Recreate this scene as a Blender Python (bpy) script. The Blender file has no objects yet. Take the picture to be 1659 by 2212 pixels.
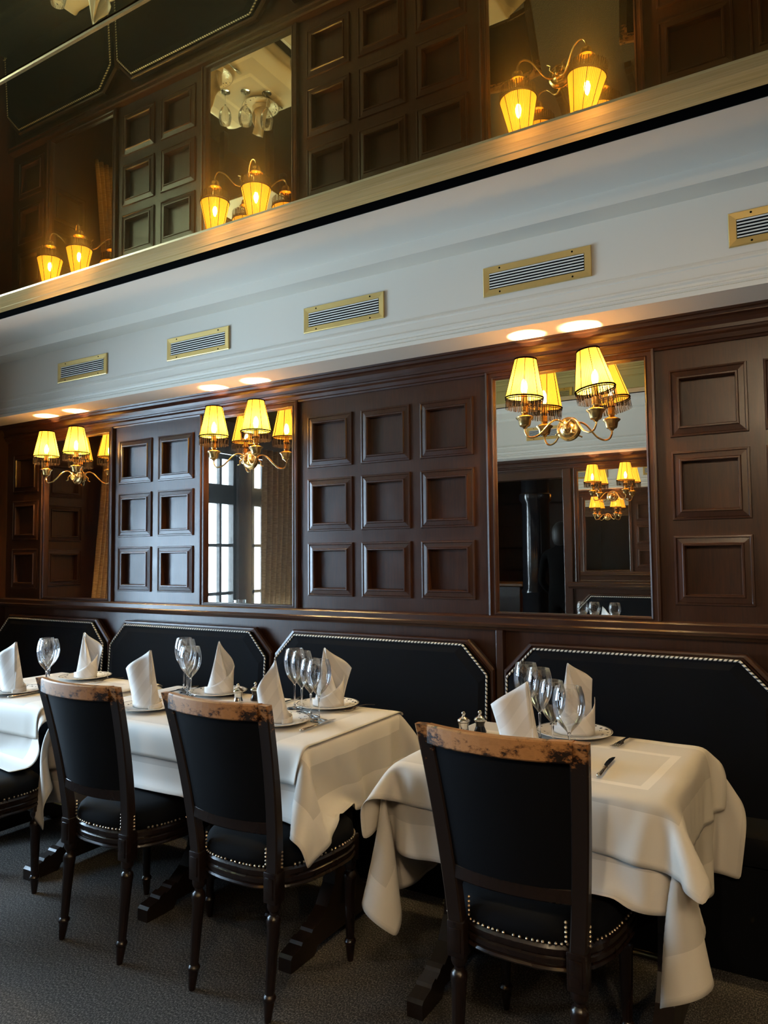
import bpy, bmesh, math, random
import numpy as np
from mathutils import Vector, Matrix
random.seed(4); rng = np.random.default_rng(4)
S = bpy.context.scene; COL = S.collection
PI = math.pi; R = math.radians

# ------------------------------------------------------------------ camera, light, exposure
EYE = Vector((0, 0, 1.42))
yaw, pitch, roll = R(30.85), R(3.354), R(-0.5425)
fw = Vector((-math.sin(yaw)*math.cos(pitch), math.cos(yaw)*math.cos(pitch), math.sin(pitch)))
rt = Vector((math.cos(yaw), math.sin(yaw), 0)); up = rt.cross(fw)
r2 = rt*math.cos(roll)+up*math.sin(roll); u2 = -rt*math.sin(roll)+up*math.cos(roll)
cd = bpy.data.cameras.new('camera'); cam = bpy.data.objects.new('camera', cd); COL.objects.link(cam)
M4 = Matrix.Identity(4)
for i, v in enumerate((r2, u2, -fw)):
    for j in range(3): M4[j][i] = v[j]
cam.matrix_world = Matrix.Translation(EYE) @ M4
cd.sensor_width = 36; cd.sensor_fit = 'AUTO'; cd.lens = 1591.4/2212*36; cd.clip_start = .02
S.camera = cam
S.view_settings.view_transform = 'Standard'; S.view_settings.look = 'None'
S.view_settings.gamma = 1; S.view_settings.use_curve_mapping = False
S.view_settings.exposure = 1.15
BULB = 1700.0          # bulb emission strength
SHADE_GLOW = 1.05       # emission added to the shade silk, on top of the bulbs
SKY = 28.0
w = bpy.data.worlds.new('daylight'); S.world = w; w.use_nodes = True
bg = w.node_tree.nodes['Background']; bg.inputs[0].default_value = (.56, .78, 1, 1); bg.inputs[1].default_value = SKY
S.cycles.max_bounces = 10; S.cycles.glossy_bounces = 7; S.cycles.transparent_max_bounces = 16
S.cycles.transmission_bounces = 8; S.cycles.diffuse_bounces = 4
S.cycles.sample_clamp_indirect = 5; S.cycles.caustics_refractive = False; S.cycles.caustics_reflective = False
for nm, loc, sx, sy, rz in (('window_portal', (-4.99, 1.42, 1.57), 1.7, 1.5, 0), ('second_window_portal', (-4.99, -.05, 1.57), 1.7, 1.14, 0)):
    ld = bpy.data.lights.new(nm, 'AREA'); ld.shape = 'RECTANGLE'; ld.size = sx; ld.size_y = sy
    ld.cycles.is_portal = True
    lo = bpy.data.objects.new(nm, ld); COL.objects.link(lo); lo.location = loc
    lo.rotation_euler = (0, R(-90), 0)

# ------------------------------------------------------------------ materials
MATS = {}
def mat(name, col=(.5, .5, .5), rough=.5, metal=0., **k):
    m = bpy.data.materials.new(name); m.use_nodes = True
    b = m.node_tree.nodes['Principled BSDF']
    b.inputs['Base Color'].default_value = (*col, 1); b.inputs['Roughness'].default_value = rough
    b.inputs['Metallic'].default_value = metal
    for a, v in k.items(): b.inputs[a.replace('_', ' ')].default_value = v
    MATS[name] = m; return m
def nd(m, t, **k):
    n = m.node_tree.nodes.new(t)
    for a, v in k.items():
        if a in n.inputs: n.inputs[a].default_value = v
        else: setattr(n, a, v)
    return n
def lk(m, a, b): m.node_tree.links.new(a, b)
def bsdf(m): return m.node_tree.nodes['Principled BSDF']
def ramp(m, src, stops):
    r = nd(m, 'ShaderNodeValToRGB'); e = r.color_ramp.elements
    while len(e) < len(stops): e.new(.5)
    for i, (p, c) in enumerate(stops):
        e[i].position = p; e[i].color = (*c, 1)
    lk(m, src, r.inputs[0]); return r
def coords(m, kind='Object', scale=(1, 1, 1)):
    tc = nd(m, 'ShaderNodeTexCoord'); mp = nd(m, 'ShaderNodeMapping'); mp.inputs['Scale'].default_value = scale
    lk(m, tc.outputs[kind], mp.inputs[0]); return mp.outputs[0]
def bump(m, src, strength=.2, dist=.002):
    b = nd(m, 'ShaderNodeBump'); b.inputs['Strength'].default_value = strength; b.inputs['Distance'].default_value = dist
    lk(m, src, b.inputs['Height']); lk(m, b.outputs[0], bsdf(m).inputs['Normal'])

def wood(name, dark, light, rough=.32, scale=(6, 6, 40), axis=None):
    m = mat(name, dark, rough)
    n = nd(m, 'ShaderNodeTexNoise', Scale=3., Detail=6., Roughness=.65)
    lk(m, coords(m, 'Object', scale), n.inputs['Vector'])
    r = ramp(m, n.outputs[0], [(.3, dark), (.72, light)]); lk(m, r.outputs[0], bsdf(m).inputs['Base Color'])
    n2 = nd(m, 'ShaderNodeTexNoise', Scale=9., Detail=3.); lk(m, coords(m, 'Object', (1, 1, 1)), n2.inputs['Vector'])
    mr = nd(m, 'ShaderNodeMapRange'); mr.inputs[3].default_value = rough-.07; mr.inputs[4].default_value = rough+.1
    lk(m, n2.outputs[0], mr.inputs[0]); lk(m, mr.outputs[0], bsdf(m).inputs['Roughness'])
    bsdf(m).inputs['Coat Weight'].default_value = .08; bsdf(m).inputs['Coat Roughness'].default_value = .25
    return m
MAHOG = wood('mahogany', (.020, .0066, .0028), (.052, .0165, .0060), .31, (40, 40, 3))
MAHOGX = wood('mahogany_long_grain', (.020, .0066, .0028), (.050, .016, .0060), .31, (3, 40, 40))
CHWOOD = wood('dark_chair_wood', (.006, .003, .0022), (.016, .0070, .0042), .27, (30, 30, 6))
TRWOOD = wood('dark_trestle_wood', (.008, .005, .004), (.02, .011, .007), .34, (30, 5, 30))
# worn varnish: tan wood bare on the top of the chair backs, dark varnish left in flakes
WORN = mat('worn_chair_wood', (.3, .15, .06), .4)
_v = coords(WORN, 'Object', (1, 1, 1)); _n = nd(WORN, 'ShaderNodeTexNoise', Scale=17., Detail=7., Roughness=.75)
_mp = nd(WORN, 'ShaderNodeMapping'); _mp.inputs['Scale'].default_value = (1, 1, 1.7); lk(WORN, _v, _mp.inputs[0]); lk(WORN, _mp.outputs[0], _n.inputs['Vector'])
_sx = nd(WORN, 'ShaderNodeSeparateXYZ'); lk(WORN, _v, _sx.inputs[0])
_mr = nd(WORN, 'ShaderNodeMapRange'); _mr.inputs[1].default_value = .80; _mr.inputs[2].default_value = .965; _mr.inputs[3].default_value = -.26; _mr.inputs[4].default_value = .105
lk(WORN, _sx.outputs[2], _mr.inputs[0])
_ax = nd(WORN, 'ShaderNodeMath', operation='ABSOLUTE'); lk(WORN, _sx.outputs[0], _ax.inputs[0])
_mx = nd(WORN, 'ShaderNodeMapRange'); _mx.inputs[1].default_value = .10; _mx.inputs[2].default_value = .2; _mx.inputs[3].default_value = 0; _mx.inputs[4].default_value = -.07
lk(WORN, _ax.outputs[0], _mx.inputs[0])
_a = nd(WORN, 'ShaderNodeMath', operation='ADD'); lk(WORN, _n.outputs[0], _a.inputs[0]); lk(WORN, _mr.outputs[0], _a.inputs[1])
_a2 = nd(WORN, 'ShaderNodeMath', operation='ADD'); lk(WORN, _a.outputs[0], _a2.inputs[0]); lk(WORN, _mx.outputs[0], _a2.inputs[1])
_r = ramp(WORN, _a2.outputs[0], [(.455, (.012, .006, .004)), (.475, (.17, .07, .022)), (.56, (.44, .21, .075)), (.8, (.32, .145, .05))]); lk(WORN, _r.outputs[0], bsdf(WORN).inputs['Base Color'])
bump(WORN, _r.outputs[0], .3, .0008)

BLACKFAB = mat('black_velvet', (.0022, .0026, .0042), .85, Specular_IOR_Level=.12)
_n = nd(BLACKFAB, 'ShaderNodeTexNoise', Scale=600.); lk(BLACKFAB, coords(BLACKFAB), _n.inputs['Vector']); bump(BLACKFAB, _n.outputs[0], .15, .0005)
BLACKFAB.node_tree.nodes['Principled BSDF'].inputs['Sheen Tint'].default_value = (.25, .35, .6, 1)
BRASS = mat('brass', (.72, .50, .20), .24, 1.)
BRASSB = mat('brushed_gilt', (.80, .60, .24), .38, 1.)
NAIL = mat('antique_nail', (.45, .36, .26), .3, 1.)
SILVER = mat('silver', (.75, .71, .64), .16, 1.)
STEEL = mat('blade_steel', (.55, .55, .55), .12, 1.)
PLASTER = mat('white_plaster', (.72, .675, .58), .55)
_n = nd(PLASTER, 'ShaderNodeTexNoise', Scale=14., Detail=5.); lk(PLASTER, coords(PLASTER), _n.inputs['Vector']); bump(PLASTER, _n.outputs[0], .05, .002)
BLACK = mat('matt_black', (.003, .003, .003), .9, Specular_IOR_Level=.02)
WHITESLAT = mat('cream_slat', (.8, .78, .72), .35)
TRIM = mat('gilt_trim', (.62, .50, .29), .30, .5)
_n = nd(TRIM, 'ShaderNodeTexNoise', Scale=3., Detail=6.); lk(TRIM, coords(TRIM, 'Object', (1, 40, 8)), _n.inputs['Vector'])
_r = ramp(TRIM, _n.outputs[0], [(.3, (.56, .40, .15)), (.7, (.72, .55, .25))]); lk(TRIM, _r.outputs[0], bsdf(TRIM).inputs['Base Color'])
PORC = mat('white_porcelain', (.82, .80, .74), .12)
CANDLE = mat('candle_card', (.9, .7, .4), .5, Subsurface_Weight=.2)
DARKTRIM = mat('dark_braid', (.003, .002, .0015), 1., Specular_IOR_Level=.0)
GLOSSBLACK = mat('gloss_black_paint', (.01, .01, .012), .15)
CURTAIN = mat('brown_curtain', (.4, .24, .1), .85)
_n = nd(CURTAIN, 'ShaderNodeTexNoise', Scale=5., Detail=4.); lk(CURTAIN, coords(CURTAIN, 'Object', (4, 4, 40)), _n.inputs['Vector'])
_r = ramp(CURTAIN, _n.outputs[0], [(.35, (.36, .21, .09)), (.65, (.6, .39, .18))]); lk(CURTAIN, _r.outputs[0], bsdf(CURTAIN).inputs['Base Color'])
HAIR = mat('dark_hair', (.01, .007, .005), .6); COAT = mat('black_coat', (.003, .003, .003), 1., Specular_IOR_Level=.05); SKIN = mat('skin', (.45, .27, .19), .5)
WAX = mat('white_wax', (.8, .78, .7), .4, Subsurface_Weight=.3)
BOTTLE = mat('dark_bottle_glass', (.02, .035, .015), .08)
CARPET = mat('charcoal_carpet', (.03, .03, .03), .95)
_n = nd(CARPET, 'ShaderNodeTexNoise', Scale=130., Detail=5., Roughness=.8); lk(CARPET, coords(CARPET, 'Object', (1.6, 1, 1)), _n.inputs['Vector'])
_r = ramp(CARPET, _n.outputs[0], [(.36, (.010, .009, .008)), (.5, (.06, .055, .050)), (.62, (.34, .31, .28))]); lk(CARPET, _r.outputs[0], bsdf(CARPET).inputs['Base Color'])
bump(CARPET, _n.outputs[0], 1., .012)

# damask linen: the UV map holds the cloth's own metres from its corner; size in the object's custom property
def linen(name, W, D, base=(.68, .64, .58), b0=.10, b1=.215):
    m = mat(name, base, .62, Sheen_Weight=.15)
    uv = nd(m, 'ShaderNodeUVMap'); s = nd(m, 'ShaderNodeSeparateXYZ'); lk(m, uv.outputs[0], s.inputs[0])
    def edge(o, L):
        a = nd(m, 'ShaderNodeMath', operation='SUBTRACT'); a.inputs[0].default_value = L; lk(m, o, a.inputs[1])
        b = nd(m, 'ShaderNodeMath', operation='MINIMUM'); lk(m, o, b.inputs[0]); lk(m, a.outputs[0], b.inputs[1]); return b.outputs[0]
    d = nd(m, 'ShaderNodeMath', operation='MINIMUM'); lk(m, edge(s.outputs[0], W), d.inputs[0]); lk(m, edge(s.outputs[1], D), d.inputs[1])
    k = tuple(c*.80 for c in base)
    r = ramp(m, d.outputs[0], [(0., tuple(c*.93 for c in base)), (.012, base), (b0, k), (b1, base), (.275, k)])
    r.color_ramp.interpolation = 'CONSTANT'
    wv = nd(m, 'ShaderNodeTexNoise', Scale=260., Detail=2.); lk(m, uv.outputs[0], wv.inputs['Vector'])
    bump(m, wv.outputs[0], .12, .0006)
    lk(m, r.outputs[0], bsdf(m).inputs['Base Color'])
    rr = nd(m, 'ShaderNodeRGBToBW'); lk(m, r.outputs[0], rr.inputs[0])
    mr = nd(m, 'ShaderNodeMapRange'); mr.inputs[1].default_value = .55; mr.inputs[2].default_value = .75; mr.inputs[3].default_value = .75; mr.inputs[4].default_value = .5
    lk(m, rr.outputs[0], mr.inputs[0]); lk(m, mr.outputs[0], bsdf(m).inputs['Roughness'])
    return m
NAPK = mat('napkin_linen', (.74, .70, .66), .7, Sheen_Weight=.1)
_w = nd(NAPK, 'ShaderNodeTexWave', Scale=6., Distortion=.6, bands_direction='DIAGONAL')
lk(NAPK, coords(NAPK), _w.inputs['Vector'])
_r = ramp(NAPK, _w.outputs[0], [(.45, (.66, .62, .58)), (.55, (.74, .70, .66))]); lk(NAPK, _r.outputs[0], bsdf(NAPK).inputs['Base Color'])

def mirror_mat(name, tint, haze, haze_rough):
    m = bpy.data.materials.new(name); m.use_nodes = True; t = m.node_tree
    for n in list(t.nodes):
        if n.type == 'BSDF_PRINCIPLED': t.nodes.remove(n)
    out = [n for n in t.nodes if n.type == 'OUTPUT_MATERIAL'][0]
    g = nd(m, 'ShaderNodeBsdfGlossy', Roughness=0.0); g.inputs['Color'].default_value = (*tint, 1)
    h = nd(m, 'ShaderNodeBsdfGlossy', Roughness=haze_rough); h.inputs['Color'].default_value = (*tint, 1)
    x = nd(m, 'ShaderNodeMixShader'); x.inputs[0].default_value = haze
    lk(m, g.outputs[0], x.inputs[1]); lk(m, h.outputs[0], x.inputs[2]); lk(m, x.outputs[0], out.inputs[0]); return m
MIRROR = mirror_mat('mirror_glass', (.86, .79, .69), .012, .2)
BRONZE = mirror_mat('bronze_mirror_glass', (.60, .49, .20), .16, .22)

def thin_glass(name):
    m = bpy.data.materials.new(name); m.use_nodes = True; t = m.node_tree
    for n in list(t.nodes):
        if n.type == 'BSDF_PRINCIPLED': t.nodes.remove(n)
    out = [n for n in t.nodes if n.type == 'OUTPUT_MATERIAL'][0]
    tr = nd(m, 'ShaderNodeBsdfTransparent'); tr.inputs[0].default_value = (.97, .975, .975, 1)
    g = nd(m, 'ShaderNodeBsdfGlossy', Roughness=0.01); g.inputs['Color'].default_value = (1, 1, 1, 1)
    lw = nd(m, 'ShaderNodeLayerWeight', Blend=.32)
    mr = nd(m, 'ShaderNodeMapRange'); mr.inputs[3].default_value = .09; mr.inputs[4].default_value = .9
    lk(m, lw.outputs['Fresnel'], mr.inputs[0])
    x = nd(m, 'ShaderNodeMixShader'); lk(m, mr.outputs[0], x.inputs[0])
    lk(m, tr.outputs[0], x.inputs[1]); lk(m, g.outputs[0], x.inputs[2]); lk(m, x.outputs[0], out.inputs[0]); return m
BOWLG = thin_glass('wine_glass_bowl'); PANEG = thin_glass('window_pane_glass')
GLASS = mat('solid_glass', (1, 1, 1), .01, Transmission_Weight=1., IOR=1.45)
def emis(name, col, s):
    m = bpy.data.materials.new(name); m.use_nodes = True
    b = bsdf(m); b.inputs['Base Color'].default_value = (*col, 1)
    b.inputs['Emission Color'].default_value = (*col, 1); b.inputs['Emission Strength'].default_value = s; return m
BULBM = emis('lit_bulb', (1., .72, .33), BULB)
# pleated shade fabric: passes some bulb light, plus an added glow dimmer in the folds
SHADE = bpy.data.materials.new('pleated_shade_silk'); SHADE.use_nodes = True
_t = SHADE.node_tree
for n in list(_t.nodes):
    if n.type == 'BSDF_PRINCIPLED': _t.nodes.remove(n)
_o = [n for n in _t.nodes if n.type == 'OUTPUT_MATERIAL'][0]
_tc = nd(SHADE, 'ShaderNodeUVMap'); _sp = nd(SHADE, 'ShaderNodeSeparateXYZ'); lk(SHADE, _tc.outputs[0], _sp.inputs[0])
_mm = nd(SHADE, 'ShaderNodeMath', operation='FRACT'); lk(SHADE, _sp.outputs[0], _mm.inputs[0])
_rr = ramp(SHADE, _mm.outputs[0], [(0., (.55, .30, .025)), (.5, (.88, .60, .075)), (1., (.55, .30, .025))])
_tl = nd(SHADE, 'ShaderNodeBsdfTranslucent'); _df = nd(SHADE, 'ShaderNodeBsdfDiffuse')
lk(SHADE, _rr.outputs[0], _tl.inputs[0]); lk(SHADE, _rr.outputs[0], _df.inputs[0])
_x = nd(SHADE, 'ShaderNodeMixShader'); _x.inputs[0].default_value = .07; lk(SHADE, _df.outputs[0], _x.inputs[1]); lk(SHADE, _tl.outputs[0], _x.inputs[2])
_tp = nd(SHADE, 'ShaderNodeBsdfTransparent'); _tp.inputs[0].default_value = (1, .8, .5, 1)
_x2 = nd(SHADE, 'ShaderNodeMixShader'); _x2.inputs[0].default_value = .03; lk(SHADE, _x.outputs[0], _x2.inputs[1]); lk(SHADE, _tp.outputs[0], _x2.inputs[2])
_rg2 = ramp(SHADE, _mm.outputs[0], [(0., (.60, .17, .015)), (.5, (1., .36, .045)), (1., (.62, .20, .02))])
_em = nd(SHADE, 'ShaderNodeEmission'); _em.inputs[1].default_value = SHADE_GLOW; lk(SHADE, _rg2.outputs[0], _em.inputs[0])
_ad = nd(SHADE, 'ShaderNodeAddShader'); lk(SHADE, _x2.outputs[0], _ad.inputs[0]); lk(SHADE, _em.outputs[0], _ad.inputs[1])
lk(SHADE, _ad.outputs[0], _o.inputs[0])
ROPE = mat('black_and_white_cord', (.5, .5, .5), .6)
_uv = nd(ROPE, 'ShaderNodeUVMap'); _sp = nd(ROPE, 'ShaderNodeSeparateXYZ'); lk(ROPE, _uv.outputs[0], _sp.inputs[0])
_fr = nd(ROPE, 'ShaderNodeMath', operation='FRACT'); lk(ROPE, _sp.outputs[0], _fr.inputs[0])
_rr = ramp(ROPE, _fr.outputs[0], [(0., (.01, .01, .01)), (.42, (.72, .68, .60))]); _rr.color_ramp.interpolation = 'CONSTANT'; lk(ROPE, _rr.outputs[0], bsdf(ROPE).inputs['Base Color'])
PLATE = mat('decorated_porcelain', (.80, .77, .71), .12)
_v = coords(PLATE); _sp = nd(PLATE, 'ShaderNodeSeparateXYZ'); lk(PLATE, _v, _sp.inputs[0])
_ln = nd(PLATE, 'ShaderNodeVectorMath', operation='LENGTH'); lk(PLATE, _v, _ln.inputs[0])
_vo = nd(PLATE, 'ShaderNodeTexVoronoi', Scale=55.); lk(PLATE, _v, _vo.inputs['Vector'])
_a = nd(PLATE, 'ShaderNodeMath', operation='LESS_THAN'); _a.inputs[1].default_value = .30; lk(PLATE, _vo.outputs['Distance'], _a.inputs[0])
_b = nd(PLATE, 'ShaderNodeMath', operation='GREATER_THAN'); _b.inputs[1].default_value = .095; lk(PLATE, _ln.outputs['Value'], _b.inputs[0])
_c = nd(PLATE, 'ShaderNodeMath', operation='LESS_THAN'); _c.inputs[1].default_value = .126; lk(PLATE, _ln.outputs['Value'], _c.inputs[0])
_d = nd(PLATE, 'ShaderNodeMath', operation='MULTIPLY'); lk(PLATE, _b.outputs[0], _d.inputs[0]); lk(PLATE, _c.outputs[0], _d.inputs[1])
_e = nd(PLATE, 'ShaderNodeMath', operation='MULTIPLY'); lk(PLATE, _a.outputs[0], _e.inputs[0]); lk(PLATE, _d.outputs[0], _e.inputs[1])
_rg = nd(PLATE, 'ShaderNodeMath', operation='COMPARE'); _rg.inputs[1].default_value = .1325; _rg.inputs[2].default_value = .0012; lk(PLATE, _ln.outputs['Value'], _rg.inputs[0])
_f = nd(PLATE, 'ShaderNodeMath', operation='MAXIMUM'); lk(PLATE, _e.outputs[0], _f.inputs[0]); lk(PLATE, _rg.outputs[0], _f.inputs[1])
_mx = nd(PLATE, 'ShaderNodeMix', data_type='RGBA'); _mx.inputs[6].default_value = (.80, .77, .71, 1); _mx.inputs[7].default_value = (.03, .035, .04, 1)
lk(PLATE, _f.outputs[0], _mx.inputs[0]); lk(PLATE, _mx.outputs[2], bsdf(PLATE).inputs['Base Color'])

# ------------------------------------------------------------------ mesh helpers
class MB:
    def __init__(s): s.v = []; s.f = []; s.uv = {}
    def add(s, vs, fs, uvs=None):
        o = len(s.v); s.v += [tuple(v) for v in vs]
        for k, f in enumerate(fs):
            s.f.append(tuple(i+o for i in f))
            if uvs: s.uv[len(s.f)-1] = uvs[k]
        return s
    def box(s, x0, x1, y0, y1, z0, z1, b=0.0):
        if b <= 0:
            return s.add([(x, y, z) for x in (x0, x1) for y in (y0, y1) for z in (z0, z1)],
                         [(0, 1, 3, 2), (4, 6, 7, 5), (0, 4, 5, 1), (2, 3, 7, 6), (0, 2, 6, 4), (1, 5, 7, 3)])
        bm = bmesh.new(); bmesh.ops.create_cube(bm, size=1)
        for v in bm.verts: v.co = Vector(((x0+x1)/2+v.co.x*(x1-x0), (y0+y1)/2+v.co.y*(y1-y0), (z0+z1)/2+v.co.z*(z1-z0)))
        bmesh.ops.bevel(bm, geom=bm.edges[:], offset=b, segments=2, affect='EDGES', profile=.5)
        bm.verts.index_update(); s.add([v.co[:] for v in bm.verts], [[v.index for v in f.verts] for f in bm.faces]); bm.free(); return s
    def loft(s, rings, closed=True, cap=True, uvf=None):
        n = len(rings[0]); vs = [p for r in rings for p in r]; fs = []; uvs = []
        for i in range(len(rings)-1):
            for j in range(n if closed else n-1):
                k = (j+1) % n; fs.append((i*n+j, i*n+k, (i+1)*n+k, (i+1)*n+j))
                if uvf: uvs.append([uvf(i, j), uvf(i, j+1), uvf(i+1, j+1), uvf(i+1, j)])
        if cap and closed:
            fs.append(tuple(reversed(range(n)))); fs.append(tuple((len(rings)-1)*n+j for j in range(n)))
            if uvf: uvs += [[(0, 0)]*n]*2
        return s.add(vs, fs, uvs if uvf else None)
    def lathe(s, prof, seg=24, c=(0, 0, 0), closed_prof=False, cap=True):
        rings = [[(c[0]+r*math.cos(2*PI*j/seg), c[1]+r*math.sin(2*PI*j/seg), c[2]+z) for j in range(seg)] for r, z in prof]
        return s.loft(rings, True, cap)
    def tube(s, path, r, seg=10, uvs=0, twist=0):
        path = [Vector(p) for p in path]; rings = []; L = 0; n0 = None; Ls = []
        for i, p in enumerate(path):
            d = (path[min(i+1, len(path)-1)]-path[max(i-1, 0)]).normalized()
            if n0 is None:
                n0 = d.orthogonal().normalized()
            n0 = (n0-d*n0.dot(d)).normalized(); b = d.cross(n0)
            if i: L += (p-path[i-1]).length
            Ls.append(L); rr = r(i/(len(path)-1)) if callable(r) else r
            rings.append([p+n0*(rr*math.cos(2*PI*j/seg))+b*(rr*math.sin(2*PI*j/seg)) for j in range(seg)])
        uvf = (lambda i, j: (Ls[i]*uvs+j/seg*twist, j/seg)) if uvs else None
        return s.loft(rings, True, True, uvf)
    def extr(s, prof, a, b, axis='x', cap=True):
        # prof: list of 2D points; extruded along axis
        def P(t, p): return (t, p[0], p[1]) if axis == 'x' else ((p[0], t, p[1]) if axis == 'y' else (p[0], p[1], t))
        return s.loft([[P(a, p) for p in prof], [P(b, p) for p in prof]], True, cap)
    def build(s, name, m, parent=None, smooth=False, kind=None, angle=None):
        me = bpy.data.meshes.new(name); me.from_pydata(s.v, [], s.f)
        if s.uv:
            ul = me.uv_layers.new(name='UVMap')
            for p in me.polygons:
                if p.index in s.uv:
                    for li, c in zip(p.loop_indices, s.uv[p.index]): ul.data[li].uv = c
        bm = bmesh.new(); bm.from_mesh(me); bmesh.ops.recalc_face_normals(bm, faces=bm.faces[:]); bm.to_mesh(me); bm.free()
        me.materials.append(m); me.update()
        if smooth:
            me.polygons.foreach_set('use_smooth', [True]*len(me.polygons))
            if angle: me.set_sharp_from_angle(angle=R(angle))
        o = bpy.data.objects.new(name, me); COL.objects.link(o)
        if parent: o.parent = parent
        if kind: o['kind'] = kind
        return o
def thing(name, label, cat, loc=(0, 0, 0), rz=0, group=None):
    o = bpy.data.objects.new(name, None); o.empty_display_size = .05; COL.objects.link(o)
    o.location = loc; o.rotation_euler = (0, 0, rz); return tag(o, label, cat, group)
def tag(o, label, cat, group=None):
    o['label'] = label; o['category'] = cat
    if group: o['group'] = group
    return o
def kids(o): return [c for c in COL.objects if c.parent == o]
def copy_tree(o, parent=None):
    ks = kids(o); c = o.copy(); COL.objects.link(c); c.parent = parent
    for k in ks: copy_tree(k, c)
    return c
def dup(src, label, loc, rz=0, group=None):
    c = copy_tree(src); c.location = loc; c.rotation_euler = (0, 0, rz); c['label'] = label
    if group: c['group'] = group
    return c
def struct(o): o['kind'] = 'structure'; return o

# ------------------------------------------------------------------ room: back wall at y=3.10, left wall x=-4.96, opposite wall y=-0.80
XL, XR, YB, YO = -4.96, 2.6, 3.10, -.80
MZ0, MZ1 = 1.157, 2.215                       # mirror opening heights
ROWS = [(1.213, 1.486), (1.546, 1.82), (1.877, 2.149)]
MIRX = [(-4.52, -3.864), (-3.046, -2.404), (-1.267, -.60), (.76, 1.42)]
COLS = [(-4.885, -4.60), (-3.782, -3.488), (-3.432, -3.140), (-2.312, -2.032), (-1.981, -1.699), (-1.645, -1.366), (-.514, -.230), (-.175, .11), (.17, .45)]

def board(mb, u0, u1, z0, z1, holes, P, th):
    """plate with rectangular holes; P(u, depth, z) places a point"""
    us = sorted({u0, u1, *[h[0] for h in holes], *[h[1] for h in holes]}); zs = sorted({z0, z1, *[h[2] for h in holes], *[h[3] for h in holes]})
    idx = {}; vs = []; fs = []
    def V(u, z, k):
        if (u, z, k) not in idx: idx[(u, z, k)] = len(vs); vs.append(P(u, k*th, z))
        return idx[(u, z, k)]
    for a, b in zip(us, us[1:]):
        for c, d in zip(zs, zs[1:]):
            if any(h[0] <= a and b <= h[1] and h[2] <= c and d <= h[3] for h in holes): continue
            fs.append((V(a, c, 0), V(b, c, 0), V(b, d, 0), V(a, d, 0))); fs.append((V(a, c, 1), V(a, d, 1), V(b, d, 1), V(b, c, 1)))
    for h in list(holes)+[(u0, u1, z0, z1)]:
        q = [(h[0], h[2]), (h[1], h[2]), (h[1], h[3]), (h[0], h[3])]
        for i in range(4):
            a, b = q[i], q[(i+1) % 4]
            fs.append((V(*a, 0), V(*b, 0), V(*b, 1), V(*a, 1)))
    return mb.add(vs, fs)
def frame(mb, u0, u1, z0, z1, prof, P):
    """mitred moulding round a rectangle: prof = [(inset from outer edge, protrusion)]"""
    rings = []
    for ins, pr in prof:
        rings.append([P(u0+ins, -pr, z0+ins), P(u1-ins, -pr, z0+ins), P(u1-ins, -pr, z1-ins), P(u0+ins, -pr, z1-ins)])
    return mb.loft(rings, True, False)
SQP = [(0, 0), (.002, .009), (.009, .010), (.012, .006), (.031, .009), (.034, .015), (.040, .015), (.043, .008), (.044, -.022)]
def panelled(name, P, u0, u1, squares, zlo=1.15, zhi=2.30, holes=()):
    b = MB(); hs = [(a+.043, c-.043, z0+.043, z1-.043) for a, c, z0, z1 in squares]
    board(b, u0, u1, zlo, zhi, hs+list(holes), P, .02); w_ = struct(b.build(name, MAHOG))
    for a, c, z0, z1 in squares:
        m = MB(); frame(m, a, c, z0, z1, SQP, P); fo = m.build('square_moulding', MAHOG, w_)
        m = MB(); q = [P(a+.04, .0215, z0+.04), P(c-.04, .0215, z0+.04), P(c-.04, .0215, z1-.04), P(a+.04, .0215, z1-.04)]
        q2 = [P(a+.04, .024, z0+.04), P(c-.04, .024, z0+.04), P(c-.04, .024, z1-.04), P(a+.04, .024, z1-.04)]
        m.loft([q, q2]); m.build('recessed_square', MAHOG, w_)
    return w_
PB = lambda u, d, z: (u, YB+d, z)
PO = lambda u, d, z: (u, YO-d, z)
PLW = lambda u, d, z: (XL-d, u, z)
sq = [(a, b, z0, z1) for a, b in COLS for z0, z1 in ROWS]
panelled('wall_back', PB, XL, XR, sq, .0, 2.36, [(a-.005, b+.005, MZ0-.005, MZ1+.005) for a, b in MIRX])
struct(MB().box(XL-.1, XR+.1, YB+.045, YB+.12, 0, 2.95).build('wall_back', MAHOG))
# mirrors in the back wall
FRP = [(0, .0), (.003, .018), (.012, .020), (.016, .012), (.030, .012), (.034, .016), (.040, .014), (.044, -.006)]
ML = ['tall wall mirror nearest the left corner behind the leftmost lamp bracket', 'wall mirror reflecting a bright window behind the middle lamp bracket',
      'wall mirror reflecting a second room behind the rightmost lamp bracket', 'wall mirror beyond the right edge of the view']
for i, (a, b) in enumerate(MIRX):
    t = thing('wall_mirror', ML[i], 'mirror', ((a+b)/2, YB, MZ0), 0, None)
    off = (a+b)/2
    PM = lambda u, d, z: (u-off, d, z-MZ0)
    m = MB(); frame(m, a-.036, b+.036, MZ0-.036, MZ1+.036, FRP, PM); m.build('frame', MAHOG, t)
    MB().box(a-off-.003, b-off+.003, 0.004, .008, -.003, MZ1-MZ0+.003).build('mirror_pane', MIRROR, t)
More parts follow.
